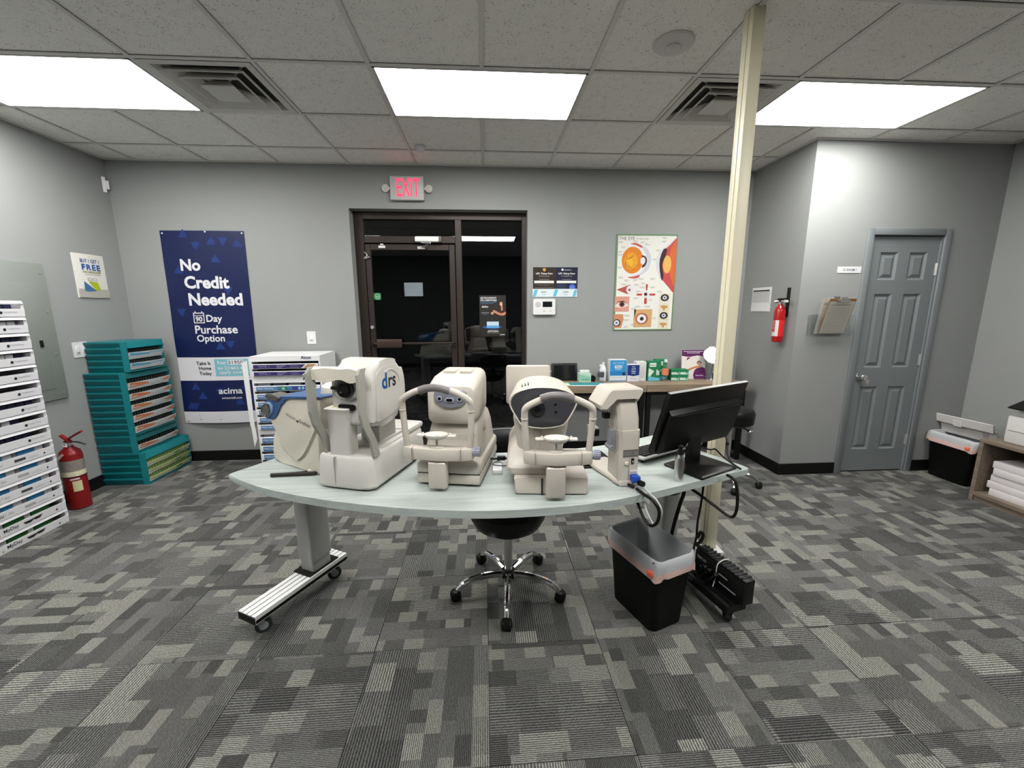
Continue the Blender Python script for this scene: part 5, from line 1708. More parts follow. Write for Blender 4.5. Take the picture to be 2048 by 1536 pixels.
for xs, nm in ((0.036, 'head_arm'), (0.254, 'head_arm')):
    b = MB()
    pts = [(-0.004, 0.500), (-0.018, 0.480), (-0.020, 0.33), (-0.006, 0.275), (0.035, 0.205), (0.052, 0.139)]
    wd = [0.016, 0.022, 0.020, 0.020, 0.019, 0.020]
    rings = []
    for (y, z), w_ in zip(pts, wd):
        rings.append([(xs-0.005, y-w_, z), (xs+0.006, y-w_, z), (xs+0.006, y+w_, z), (xs-0.005, y+w_, z)])
    b.loft(rings)
    b.build(nm, mat('arm_grey', C(150, 149, 141), 0.4), rd, smooth=False)
b = MB()
rings = []
for k in range(13):
    s = k/12
    x = 0.042+0.206*s
    bow = 0.022*math.sin(math.pi*s)
    wv_ = 0.006*math.cos(4*math.pi*s)
    rings.append([(x, -0.016+bow, 0.446+wv_), (x, 0.010+bow, 0.450+wv_), (x, 0.014+bow, 0.492-wv_*0.4), (x, 0.002+bow, 0.500), (x, -0.018+bow, 0.494-wv_*0.4)])
b.loft(rings)
b.build('forehead_rest', CREAMS, rd, ang=50)

# ------------------------------------------------------------------ field analyser (blue and cream, seen from its side)
re_ = thing('field_analyser', 'cream and blue visual field machine with a round eyepiece on the table corner', 'eye machine', (-1.024, 1.953, TZ), R(-35.2))
ped = smooth2([(0.0, 0.004), (0.004, 0.06), (0.022, 0.13), (0.055, 0.17), (0.14, 0.17), (0.30, 0.20), (0.36, 0.21), (0.37, 0.16), (0.365, 0.06), (0.36, 0.004), (0.3, 0.004), (0.15, 0.004)], 2)
MB().prism(ped, 0.0, 0.19, 'y', bev=0.012, seg=2).build('pedestal', CREAMS, re_, ang=40)
MB().b2(0.01, 0.35, 0.01, 0.18, 0.0, 0.006).build('base_pad', BLACKM, re_, smooth=False)
egg = [(0.022, 0.224), (0.045, 0.19), (0.075, 0.145), (0.105, 0.085), (0.14, 0.052), (0.185, 0.042), (0.235, 0.06), (0.29, 0.11), (0.36, 0.20), (0.415, 0.275), (0.425, 0.33), (0.41, 0.356), (0.32, 0.350), (0.22, 0.338), (0.15, 0.318), (0.09, 0.28), (0.05, 0.245)]
MB().prism(smooth2(egg, 3), -0.012, 0.20, 'y', bev=0.02, seg=3).build('bowl_shell', CREAMS, re_, ang=50)
M3_ = Matrix.Translation((0, -0.0126, 0)) @ Matrix.Rotation(R(90), 4, 'X')
Mr = M3_ @ Matrix.Translation((0.165, 0.250, 0)) @ Matrix.Rotation(R(-12), 4, 'Z')
text('OCULUS', flat(120, 116, 106), re_, 0.0, 0.0, 0.0005, w=0.07, M=Mr)
text('Easyfield', flat(96, 92, 84), re_, 0.10, -0.002, 0.0005, w=0.075, M=Mr)
decal(re_, [(0.078, 0.0), (0.09, -0.006), (0.097, 0.012), (0.088, 0.004), (0.08, 0.008)], flat(30, 30, 30), 0.0005, 'logo_print', Mr)
blue = [(-0.012, 0.236), (-0.006, 0.268), (0.02, 0.30), (0.07, 0.326), (0.13, 0.334), (0.3, 0.352), (0.40, 0.362), (0.43, 0.358), (0.32, 0.344), (0.22, 0.334), (0.16, 0.312), (0.12, 0.268), (0.09, 0.236), (0.05, 0.216), (0.015, 0.218)]
MB().prism(smooth2(blue, 3), -0.020, 0.206, 'y', bev=0.006, seg=2).build('blue_visor', mat('visor_blue', C(48, 84, 130), 0.35), re_, ang=50)
M4_ = Matrix.Translation((0.036, -0.020, 0.262)) @ Matrix.Rotation(R(90), 4, 'X') @ Matrix.Rotation(R(38), 4, 'Z')
MB().lathe([(0.05, -0.004), (0.05, 0.006), (0.044, 0.009)], seg=28, M=M4_, sy=0.62).build('eyepiece_ring', mat('ring_blue_grey', C(128, 156, 190), 0.3), re_)
MB().lathe([(0.043, 0.004), (0.043, 0.008), (0.03, 0.003), (0.001, 0.0)], seg=28, M=M4_ @ Matrix.Translation((0, 0, 0.008)), sy=0.60).build('eyepiece_mirror', mat('eyepiece_mirror', C(170, 168, 160), 0.05, metal=1.0), re_)
MB().prism(smooth2([(0.035, 0.330), (0.06, 0.318), (0.11, 0.315), (0.14, 0.320), (0.148, 0.332), (0.11, 0.340), (0.06, 0.340)], 3), -0.03, 0.03, 'y', bev=0.006).build('brow_pad', mat('pad_dark_grey', C(82, 80, 76), 0.5), re_)
MB().lathe([(0.02, 0.30), (0.075, 0.32), (0.085, 0.35), (0.078, 0.385), (0.05, 0.405), (0.005, 0.41)], (0.37, 0.13, 0), 24).build('rear_dome', CREAMS, re_)

# ------------------------------------------------------------------ lensmeter (seen from the back)
rl = thing('lensmeter', 'tall cream lensmeter seen from behind with a blue plug at its foot', 'eye machine', (0.536, 1.537, TZ), R(7))
b = MB()
b.loft([[(x, y, z) for x, y in smooth2([(0.0+i, 0.0), (0.086-i, 0.0), (0.09-i, 0.06), (0.085-i, 0.27-i), (0.03, 0.285-i), (-0.03+i, 0.27-i), (-0.036+i, 0.20), (-0.012+i, 0.08)], 2)] for z, i in ((0.004, 0.002), (0.01, 0.0), (0.018, 0.003), (0.024, 0.012))])
b.build('foot_plate', SHELL, rl, ang=40)
MB().b2(0.0, 0.085, 0.01, 0.26, 0.0, 0.004).build('rubber_foot', BLACKM, rl, smooth=False)
def lr(x0, x1, y0, y1, z, ch=0.012):
    return [(x0, y0+ch, z), (x0+ch, y0, z), (x1-ch, y0, z), (x1, y0+ch, z), (x1, y1, z), (x0, y1, z)]
b = MB()
b.loft([lr(0.0, 0.086, 0.004, 0.115, 0.012), lr(-0.001, 0.086, 0.003, 0.115, 0.12), lr(-0.002, 0.087, 0.002, 0.112, 0.20), lr(-0.006, 0.086, 0.0, 0.108, 0.222), lr(-0.008, 0.086, 0.001, 0.108, 0.235)])
low = b.build('lower_column', SHELL, rl, ang=25)
b = MB()
b.loft([lr(-0.006, 0.082, 0.005, 0.106, 0.225), lr(-0.010, 0.080, 0.005, 0.11, 0.28), lr(-0.018, 0.073, 0.012, 0.12, 0.34), lr(-0.026, 0.066, 0.022, 0.13, 0.385)])
b.build('upper_column', SHELL, rl, ang=25)
b = MB()
hood = [(-0.088, 0.326), (-0.094, 0.345), (-0.060, 0.398), (-0.046, 0.408), (0.074, 0.408), (0.086, 0.402), (0.087, 0.388), (0.066, 0.352), (0.052, 0.372), (-0.028, 0.372), (-0.062, 0.322)]
b.prism(hood, 0.0, 0.13, 'y', bev=0.006, seg=1)
b.build('hood', SHELL, rl, ang=30)
Mb = Matrix.Translation((0, 0.0028, 0)) @ Matrix.Rotation(R(90), 4, 'X')
MB().b2(0.012, 0.080, 0.001, 0.004, 0.126, 0.156).build('rating_plate', mat('plate_silver', C(128, 126, 122), 0.35, metal=0.3), low, smooth=False)
text('CE', flat(40, 40, 40), low, 0.048, 0.138, 0.0022, w=0.010, M=Mb)
for k in range(2):
    decal(low, rect(0.016, 0.076, 0.151-0.022*k, 0.1525-0.022*k), flat(80, 80, 80), 0.0022, 'fine_print', Mb)
MB().b2(0.049, 0.060, -0.001, 0.005, 0.096, 0.118).build('power_switch', BLACK, low)
MB().b2(0.0525, 0.0565, -0.0025, 0.0, 0.102, 0.108).build('switch_mark', flat(230, 230, 230), low, smooth=False)
MB().b2(0.022, 0.036, -0.004, 0.005, 0.092, 0.104, bev=0.002).build('button', CREAMS, low)
MB().b2(0.0395, 0.0405, 0.0015, 0.004, 0.02, 0.125).build('seam', flat(170, 164, 154), low, smooth=False)
MB().b2(0.046, 0.076, -0.001, 0.004, 0.052, 0.066).build('port_label', WHITE, low, smooth=False)
text('RS232', flat(40, 40, 40), low, 0.049, 0.055, 0.0042, w=0.024, M=Mb)
vp = MB()
vp.b2(0.046, 0.078, -0.030, 0.003, 0.024, 0.050, bev=0.003)
vp.build('blue_plug', mat('plug_blue', C(32, 72, 170), 0.4), rl)
MB().box((0.075, -0.04, 0.026), (0.02, 0.03, 0.02), rz=R(20), bev=0.005).cyl((0.03, 0.01, 0.012), (0.05, -0.03, 0.008), 0.006).build('black_plug', BLACK, rl)
b = MB()
b.b2(-0.085, -0.050, 0.10, 0.16, 0.185, 0.225, bev=0.004)
g = b.build('lens_table', mat('grey_rubber', C(150, 150, 148), 0.5), rl)
MB().b2(-0.078, -0.052, 0.098, 0.102, 0.190, 0.218).build('table_window', BLACK, g, smooth=False)
b = MB()
b.prism(rrect(-0.028, -0.002, 0.150, 0.230, 0.006), 0.04, 0.075, 'y', bev=0.003)
b.cyl((-0.02, 0.03, 0.155), (-0.02, 0.085, 0.155), 0.012)
b.build('lens_lever', mat('lever_grey', C(128, 130, 136), 0.4), rl)
MB().b2(-0.045, -0.018, 0.07, 0.10, 0.27, 0.295, bev=0.003).build('marker_arm', BLACK, rl)
# ------------------------------------------------------------------ swivel chair behind the table
def star_base(root, rad, angs, hubz, metal=CHROME):
    for a in angs:
        d = Vector((math.cos(a), math.sin(a), 0))
        lg = MB()
        pts = [d*0.03+Vector((0, 0, hubz)), d*rad*0.45+Vector((0, 0, hubz+0.008)), d*rad*0.80+Vector((0, 0, hubz-0.008)), d*rad*0.97+Vector((0, 0, hubz-0.045))]
        lg.tube(pts, 0.017, seg=10, sub=4, rr=(0.019, 0.014))
        lo_ = lg.build('leg', metal, root)
        s = Vector((-d.y, d.x, 0))
        cs_ = MB()
        c = d*rad
        for k in (-1, 1):
            cs_.cyl(c+s*(0.006 if k > 0 else -0.022)+Vector((0, 0, 0.026)), c+s*(0.022 if k > 0 else -0.006)+Vector((0, 0, 0.026)), 0.026, seg=14)
        cs_.lathe([(0.029, -0.006), (0.028, 0.01), (0.02, 0.024), (0.004, 0.029)], c+Vector((0, 0, 0.028)), 14)
        cs_.build('caster', BLACK, lo_)
ch = thing('swivel_chair', 'black swivel chair with chrome star base tucked under the instrument table', 'chair', (0.105, 1.975, 0))
star_base(ch, 0.285, [R(a) for a in (-95, -23, 49, 121, 193)], 0.098)
MB().lathe([(0.034, 0.075), (0.04, 0.085), (0.04, 0.112), (0.03, 0.122)], seg=20).build('hub', BLACK, ch)
MB().cyl((0, 0, 0.12), (0, 0, 0.36), 0.022, seg=16).build('gas_lift', STEEL, ch)
b = MB()
b.lathe([(0.04, 0.345), (0.13, 0.355), (0.175, 0.385), (0.198, 0.43), (0.205, 0.475), (0.19, 0.50), (0.14, 0.512), (0.01, 0.514)], (0, 0.02, 0), 32)
b.build('seat', LEATHER, ch)
b = MB()
rings = []
for k in range(9):
    s = k/8
    x = -0.185+0.40*s
    bow = 0.05*math.sin(math.pi*s)
    e = 0.02*(abs(2*s-1)**4)
    rings.append([(x, 0.26+bow, 0.60+e), (x, 0.30+bow, 0.60+e), (x, 0.318+bow, 0.70), (x, 0.305+bow, 0.800-e), (x, 0.285+bow, 0.808-e), (x, 0.262+bow, 0.795-e), (x, 0.25+bow, 0.70)])
b.loft(rings)
b.build('backrest', LEATHER, ch, ang=60)
MB().tube([(0.0, 0.17, 0.40), (0.0, 0.30, 0.42), (0.01, 0.345, 0.55), (0.01, 0.335, 0.68)], 0.014, flatx=2.0).build('back_bar', BLACK, ch)

# ------------------------------------------------------------------ waste bins
LINER = mat('bin_liner', C(206, 209, 212), 0.5, alpha=0.7)
PINK = mat('liner_pink', C(220, 186, 177), 0.5, alpha=0.85)
def waste_bin(label, loc, rz, L_, W_, H_, llabel, folds):
    t = thing('waste_bin', label, 'waste bin', loc, rz)
    def rg(s, z, r=0.045, n=6):
        return [(x, y, z) for x, y in rrect(-L_/2*s, L_/2*s, -W_/2*s, W_/2*s, r*s, n)]
    m = MB()
    m.loft([rg(0.80, 0.0), rg(0.82, 0.006), rg(0.995, H_-0.012), rg(1.02, H_-0.008), rg(1.02, H_), rg(0.985, H_), rg(0.80, 0.012)], cap=True)
    m.build('bin_body', mat('bin_black', C(6, 6, 6), 0.6, spec=0.25), t, ang=40)
    ln = thing('bin_liner', llabel, 'bin liner', (loc[0], loc[1], loc[2]), rz)
    m = MB()
    n = 60
    def per(s, z, amp=0.0, ph=0.0, dz=0.0):
        base_ = rrect(-L_/2*s, L_/2*s, -W_/2*s, W_/2*s, 0.055*s, 14)
        out = []
        for i, (x, y) in enumerate(base_):
            a = 2*math.pi*i/len(base_)
            w = amp*(math.sin(7*a+ph)+0.6*math.sin(13*a+2*ph))
            l = math.hypot(x, y)
            out.append((x*(1+w/l), y*(1+w/l), z+dz*math.sin(3*a+ph)))
        return out
    H2 = H_
    m.loft([per(0.80, 0.03, 0.004), per(0.84, H2*0.45, 0.004, 1.0), per(0.92, H2*0.8, 0.004, 2.0), per(0.97, H2+0.004, 0.002, 1.0, 0.002), per(1.0, H2+0.012, 0.0015, 0.5, 0.004), per(1.045, H2+0.003, 0.0015, 0.5, 0.003), per(1.06, H2-0.02, 0.003, 0.9, 0.005), per(1.065, H2-0.050, 0.004, 1.4, 0.009)], cap=False)
    m.build('liner_film', LINER, ln, ang=60)
    m = MB()
    m.loft([per(1.070, H2-0.046, 0.004, 1.3, 0.008), per(1.075, H2-0.060, 0.004, 1.4, 0.010), per(1.07, H2-0.080, 0.005, 1.6, 0.014)], cap=False)
    m.build('drawstring_hem', PINK, ln, ang=60)
    m = MB()
    m.box((L_*0.40, -W_/2*1.08, H2-0.055), (0.03, 0.012, 0.026), rz=R(12), bev=0.005)
    m.build('drawstring_loop', mat('string_orange', C(226, 104, 70), 0.5), ln)
    return t
waste_bin('black plastic waste bin with a clear liner under the instrument table', (0.788, 1.785, 0), R(-69), 0.355, 0.238, 0.375, 'clear drawstring liner with pink hem in the bin under the instrument table', 1)
waste_bin('black plastic waste bin with a liner in the corner behind the bookcase', (4.10, 3.125, 0), R(-90), 0.37, 0.27, 0.39, 'clear drawstring liner with pink hem in the corner bin', 1)

# ------------------------------------------------------------------ backup battery strapped to the table foot
ub = thing('backup_battery', 'black backup battery with ribbed top strapped to the table foot', 'battery', (1.167, 1.604, 0.1285), R(13.9))
UM = mat('ups_black', C(11, 11, 12), 0.5, spec=0.35)
b = MB()
b.b2(0.0, 0.062, 0.0, 0.31, 0.0, 0.108, bev=0.004)
b.b2(0.006, 0.064, 0.0, 0.31, 0.100, 0.122, bev=0.005)
bb = b.build('case', UM, ub)
for k in range(12):
    MB().b2(0.010, 0.067, 0.022+0.0235*k, 0.033+0.0235*k, 0.119, 0.126, bev=0.002).build('rib', UM, bb)
MB().b2(-0.003, 0.0, 0.012, 0.298, 0.012, 0.098, bev=0.001).build('outlet_panel', mat('ups_panel', C(9, 9, 9), 0.5), bb)
Mu = Matrix.Translation((-0.0035, 0.0, 0.0)) @ Matrix.Rotation(R(-90), 4, 'Z') @ Matrix.Rotation(R(90), 4, 'X')
text('TRIPP-LITE', flat(226, 226, 226), bb, -0.292, 0.076, 0.0, w=0.062, h=0.013, bold=0.03, M=Mu)
for y, z, l in ((0.09, 0.070, 0.055), (0.06, 0.028, 0.10), (0.21, 0.036, 0.06)):
    MB().b2(-0.0045, -0.003, y-l/2+0.03, y+l/2+0.03, z, z+0.006).build('outlet_label', flat(170, 172, 174), bb, smooth=False)
b = MB()
for y in (0.15, 0.19, 0.22):
    b.cyl((-0.03, y, 0.062), (-0.003, y, 0.062), 0.012, seg=10)
    b.tube([(-0.03, y, 0.062), (-0.045, y+0.01, 0.04), (-0.035, y+0.03, 0.012), (-0.02, y+0.06, 0.008)], 0.004, seg=6)
b.build('plugs', BLACK, ub)
b = MB()
b.tube([(0.066, 0.16, 0.127), (0.03, 0.16, 0.129), (-0.002, 0.16, 0.110), (-0.008, 0.158, 0.05), (-0.03, 0.155, -0.02), (-0.06, 0.15, -0.042)], 0.0028, seg=6)
b.build('tie_strap', mat('strap_white', C(206, 206, 200), 0.5), ub)

# ------------------------------------------------------------------ monitor and desk things
mn = thing('monitor', 'black computer monitor seen from behind on the instrument table', 'monitor', (0.97, 1.715, TZ), R(26.5))
b = MB()
b.loft([[(p[0], p[1], z) for p in rrect(-0.125+i, 0.125-i, -0.10+i, 0.10-i, 0.008)] for z, i in ((0.0, 0.002), (0.004, 0.0), (0.010, 0.0), (0.014, 0.006))])
b.build('stand_base', mat('stand_black', C(11, 11, 11), 0.4, spec=0.35), mn)
MB().b2(-0.036, 0.050, 0.034, 0.056, 0.012, 0.14, bev=0.004).build('stand_column', BLACK, mn)
MP = Matrix.Translation((0.042, 0.045, 0.225)) @ Matrix.Rotation(R(16.4), 4, 'X')
pw, ph_ = 0.277, 0.150
b = MB()
b.b2(-pw, pw, -0.008, 0.012, -ph_, ph_, bev=0.004, M=MP)
b.prism([(-ph_+0.0, -0.008), (ph_*0.52, -0.008), (ph_*0.40, -0.030), (-ph_*0.55, -0.034), (-ph_+0.02, -0.026)][:0] or [(-0.008, -ph_), (-0.008, ph_*0.46), (-0.028, ph_*0.36), (-0.034, -ph_*0.55), (-0.022, -ph_+0.006)], -pw+0.022, pw-0.022, 'x', bev=0.006, M=MP)
pn = b.build('panel', mat('monitor_black', C(7, 7, 7), 0.4, spec=0.35), mn)
MB().b2(-pw, pw, 0.0122, 0.0135, -ph_+0.012, ph_-0.006, M=MP).build('screen', mat('screen_black', C(6, 6, 8), 0.15), pn, smooth=False)
MB().b2(-pw, pw, -0.006, 0.010, ph_-0.002, ph_+0.0008, M=MP).build('bezel_edge', mat('bezel_silver', C(168, 168, 168), 0.3, metal=0.6), pn, smooth=False)
MB().tube([MP @ Vector((-pw+0.03, -0.030, ph_*0.36)), MP @ Vector((-pw+0.08, -0.0312, ph_*0.33)), MP @ Vector((0.1, -0.0312, ph_*0.33)), MP @ Vector((pw-0.05, -0.0306, ph_*0.36)), MP @ Vector((pw-0.015, -0.018, ph_*0.52))], 0.0022, seg=6).build('back_ridge', mat('ridge_black', C(30, 30, 31), 0.2), pn)
MB().b2(-0.085, -0.045, -0.0352, -0.034, -ph_*0.84, -ph_*0.74, M=MP).build('port_sticker', flat(196, 196, 192), pn, smooth=False)
b = MB()
b.tube([(0.18, 0.0, 0.12), (0.165, -0.02, 0.09), (0.14, -0.04, 0.05), (0.13, -0.07, 0.02), (0.12, -0.12, 0.008)], 0.0045, seg=8)
b.box((0.164, -0.02, 0.088), (0.012, 0.012, 0.02), rz=R(20), bev=0.003)
b.build('video_cable', BLACK, mn)
b = MB()
b.tube([(-0.02, -0.002, 0.105), (0.02, -0.03, 0.09), (0.06, -0.03, 0.085), (0.09, -0.05, 0.05), (0.115, -0.11, 0.01)], 0.0035, seg=8)
b.build('power_cable', BLACK, mn)

kb = thing('keyboard', 'silver and black computer keyboard lying behind the monitor', 'keyboard', (0.722, 1.762, TZ), R(27))
b = MB()
b.prism([(0.0, 0.030), (0.006, 0.034), (0.17, 0.016), (0.178, 0.008), (0.17, 0.004), (0.0, 0.022)], 0.0, 0.44, 'x', bev=0.002, seg=1)
b.build('case', mat('kb_silver', C(190, 190, 188), 0.4), kb)
MB().b2(0.02, 0.03, 0.02, 0.03, 0.0, 0.024).b2(0.41, 0.42, 0.02, 0.03, 0.0, 0.024).build('foot', BLACK, kb, smooth=False)
kc = None
for r_ in range(5):
    for c_ in range(14):
        if kc is None:
            kc = MB().box((0, 0, 0), (0.024, 0.022, 0.009), bev=0.002, seg=1).build('key', BLACK, kb)
            o = kc
        else:
            o = kc.copy()
            COL.objects.link(o)
        o.parent = kb
        o.location = (0.03+0.029*c_, 0.018+0.027*r_, 0.0365-0.0030*r_)
        o.rotation_euler = (R(-6.3), 0, 0)

t = tag(MB().box((0, 0, 0.002), (0.22, 0.20, 0.004), bev=0.001, seg=1).build('mouse_pad', BLACKM, None, (0.485, 1.845, TZ), (0, 0, R(8))), 'black mouse pad between the dark faced machine and the lensmeter', 'mouse pad')
ms = thing('computer_mouse', 'small grey computer mouse on the black mouse pad', 'mouse', (0.478, 1.82, TZ+0.004), R(-25))
b = MB()
b.lathe([(0.026, 0.0), (0.033, 0.006), (0.032, 0.02), (0.022, 0.032), (0.003, 0.037)], seg=24, sy=1.75)
b.build('shell', mat('mouse_grey', C(112, 114, 116), 0.3), ms)
MB().b2(-0.004, 0.004, 0.01, 0.035, 0.026, 0.0375, bev=0.002).build('wheel', STEEL, ms)
ps = thing('power_strip', 'flat white power strip with a black plug between the two autorefractors', 'power strip', (0.046, 1.756, TZ), R(-1))
MB().b2(-0.022, 0.022, -0.055, 0.055, 0.0, 0.02, bev=0.004).build('case', WHITE, ps)
b = MB()
b.tube([(-0.05, 0.05, 0.035), (-0.01, 0.045, 0.036), (0.03, 0.05, 0.036), (0.07, 0.052, 0.03)], 0.0055, seg=8)
b.b2(0.0, 0.04, 0.042, 0.06, 0.026, 0.046, bev=0.004)
b.build('plug', BLACK, ps)
b = MB()
b.tube([(0.05, 0.055, 0.034), (0.0, 0.03, 0.03), (-0.02, 0.0, 0.026), (0.02, -0.01, 0.024), (0.06, -0.008, 0.024)], 0.002, seg=6)
b.build('thin_cord', BLACK, ps)

sb = thing('spray_bottle', 'small brushed aluminium bottle with a black pump cap beside the monitor base', 'bottle', (0.808, 1.585, TZ))
MB().lathe([(0.018, 0), (0.0195, 0.002), (0.0195, 0.09), (0.017, 0.104), (0.011, 0.113), (0.0105, 0.118)], seg=28).build('bottle', mat('bottle_aluminium', C(205, 205, 204), 0.24, metal=1.0), sb)
MB().lathe([(0.0125, 0.115), (0.0125, 0.132), (0.007, 0.134), (0.007, 0.142), (0.010, 0.143), (0.010, 0.152), (0.004, 0.156)], seg=18).build('pump_cap', BLACK, sb)
MB().b2(0.005, 0.024, -0.004, 0.004, 0.144, 0.150, bev=0.002).build('nozzle', BLACK, sb)

pn_ = thing('patient_button', 'black handheld response button on a cord beside the cream field machine', 'response button', (-0.93, 1.748, TZ), R(2))
b = MB()
b.tube([(-0.008, 0, 0.009), (0.02, 0, 0.0095), (0.10, 0, 0.0095), (0.18, 0.0, 0.0095)], 0.0085, seg=10)
b.build('handle', mat('dark_rubber', C(34, 32, 30), 0.5), pn_)
MB().tube([(0.0, 0.008, 0.012), (0.04, 0.022, 0.008), (0.09, 0.03, 0.006), (0.14, 0.034, 0.008)], 0.0022, seg=6).build('cord', BLACK, pn_)
MB().b2(0.135, 0.19, 0.022, 0.05, 0.001, 0.016, bev=0.004).build('connector', CREAMS, pn_)

# ------------------------------------------------------------------ cables
def cable(name, pts, r, label, m=BLACK, seg=8):
    p0 = Vector(pts[0])
    o = MB().tube([Vector(p)-p0 for p in pts], r, seg=seg, sub=5).build(name, m, None, p0)
    return tag(o, label, 'cable')
cable('power_cable', [(0.595, 1.50, 0.778), (0.605, 1.445, 0.778), (0.620, 1.40, 0.775), (0.640, 1.385, 0.74), (0.642, 1.40, 0.685), (0.630, 1.43, 0.655), (0.615, 1.46, 0.67), (0.605, 1.50, 0.71), (0.60, 1.53, 0.738)], 0.006, 'thick black cable looping over the table edge below the lensmeter')
cable('data_cable', [(0.625, 1.497, 0.784), (0.628, 1.44, 0.780), (0.635, 1.402, 0.776), (0.65, 1.385, 0.742), (0.652, 1.40, 0.69), (0.642, 1.42, 0.662), (0.628, 1.45, 0.69), (0.62, 1.50, 0.735)], 0.003, 'thin pale data cable looping over the table edge below the lensmeter', mat('cable_grey', C(190, 190, 188), 0.5))
cable('power_cable', [(1.03, 1.60, 0.779), (1.035, 1.57, 0.778), (1.043, 1.555, 0.76), (1.05, 1.545, 0.70), (1.052, 1.55, 0.63), (1.04, 1.57, 0.602), (0.99, 1.62, 0.635), (0.93, 1.68, 0.675), (0.87, 1.72, 0.70), (0.83, 1.75, 0.68), (0.84, 1.77, 0.645), (0.90, 1.77, 0.635), (0.94, 1.75, 0.67), (0.92, 1.75, 0.71), (0.88, 1.76, 0.736)], 0.0065, 'thick black cable hanging from the monitor and coiled under the table')
cable('power_cable', [(0.955, 1.84, 0.72), (0.95, 1.80, 0.62), (0.935, 1.80, 0.55), (0.92, 1.82, 0.42), (0.915, 1.83, 0.30), (0.93, 1.80, 0.2), (1.02, 1.79, 0.14)], 0.009, 'bundle of black cables running down the right table column')
cable('power_cable', [(0.80, 1.86, 0.69), (0.84, 1.80, 0.63), (0.90, 1.79, 0.61), (0.95, 1.80, 0.65), (0.975, 1.84, 0.70)], 0.010, 'thick black cable sagging below the control box')
cable('power_cable', [(1.00, 1.72, 0.738), (0.995, 1.72, 0.60), (0.985, 1.72, 0.50), (0.985, 1.72, 0.42), (0.975, 1.72, 0.34), (0.985, 1.735, 0.25), (1.06, 1.75, 0.145)], 0.005, 'thin black cable with a tied loop hanging beside the cream post')
cable('power_cable', [(0.985, 1.712, 0.42), (1.0, 1.71, 0.45), (1.012, 1.71, 0.43), (1.0, 1.71, 0.40), (0.985, 1.71, 0.385), (1.01, 1.705, 0.37), (1.035, 1.70, 0.355)], 0.008, 'tied black cord end with a plug under the right end of the table')
# ------------------------------------------------------------------ wooden desks along the back wall
DZ0 = 0.775
DY0, DY1 = 3.70, 4.09
def desk(x0, x1, label):
    t = thing('desk', label, 'desk', (x0, DY0, 0), 0, 'oak topped desks along the back wall')
    w, d = x1-x0, DY1-DY0
    MB().b2(0.001, w-0.001, 0, d, DZ0-0.068, DZ0, bev=0.002, seg=1).build('desk_top', DESKW, t, smooth=False)
    for x in (0.012, w-0.052):
        for y in (0.02, d-0.06):
            MB().b2(x, x+0.04, y, y+0.04, 0.0, DZ0-0.07).build('leg', BLACK, t, smooth=False)
        MB().b2(x, x+0.04, 0.06, d-0.06, 0.0, 0.03).build('foot_rail', BLACK, t, smooth=False)
    MB().b2(0.05, w-0.05, 0.02, 0.05, DZ0-0.10, DZ0-0.07).build('apron', BLACK, t, smooth=False)
    return t
desk(0.52, 1.515, 'oak topped desk with black legs against the wall under the pickup signs')
desk(1.517, 2.512, 'oak topped desk with black legs in the alcove corner under the eye chart')

def carton(name, label, x, y, w, d, h, m, rz=0, cat='box', group=None, z=DZ0):
    t = thing(name, label, cat, (x, y, z), rz, group)
    MB().b2(0, w, 0, d, 0, h, bev=0.001, seg=1).build('carton', m, t, smooth=False)
    return t
FRM = Matrix.Translation((0, -0.0006, 0)) @ Matrix.Rotation(R(90), 4, 'X')
tb = thing('tablet', 'black tablet in a rugged case propped against the back wall', 'tablet', (0.655, 3.985, DZ0), rot=(R(-14), 0, 0))
MB().b2(0, 0.265, 0, 0.02, 0, 0.18, bev=0.008).build('case', BLACK, tb)
MB().b2(0.025, 0.24, -0.001, 0.001, 0.022, 0.158).build('screen', mat('tablet_screen', C(20, 21, 24), 0.08), tb, smooth=False)
tc_ = tag(MB().tube([(0, 0, 0), (-0.03, -0.01, -0.01), (-0.04, -0.02, -0.06), (-0.035, -0.03, -0.09)], 0.004).build('charging_cable', WHITE, None, (0.65, 3.985, DZ0+0.10)), 'short white charging cable at the side of the tablet', 'cable')

GRN = flat(30, 132, 84)
PGRN = flat(168, 214, 190)
t = carton('tissue_box', 'small pale green and white carton beside the tablet', 0.915, 3.90, 0.115, 0.10, 0.085, flat(196, 226, 208))
decal(t, [(0.004, 0.01), (0.111, 0.01), (0.111, 0.05), (0.004, 0.075)], flat(150, 208, 178), 0, 'green_wave', FRM)
text('Lens Wipes', flat(40, 90, 70), t, 0.058, 0.018, 0.0005, w=0.07, align='c', bold=0.02, M=FRM)
MB().b2(0.012, 0.105, 0.02, 0.08, 0.085, 0.112, bev=0.004).build('tissue', flat(226, 236, 230), t)
bk = thing('desk_gadget', 'small black gadget between the pale green carton and the water bottle', 'gadget', (1.055, 3.93, DZ0))
MB().cyl((0, 0, 0.03), (0, 0.02, 0.03), 0.03, seg=18).b2(-0.015, 0.02, -0.01, 0.03, 0, 0.012, bev=0.003).build('gadget', BLACK, bk)

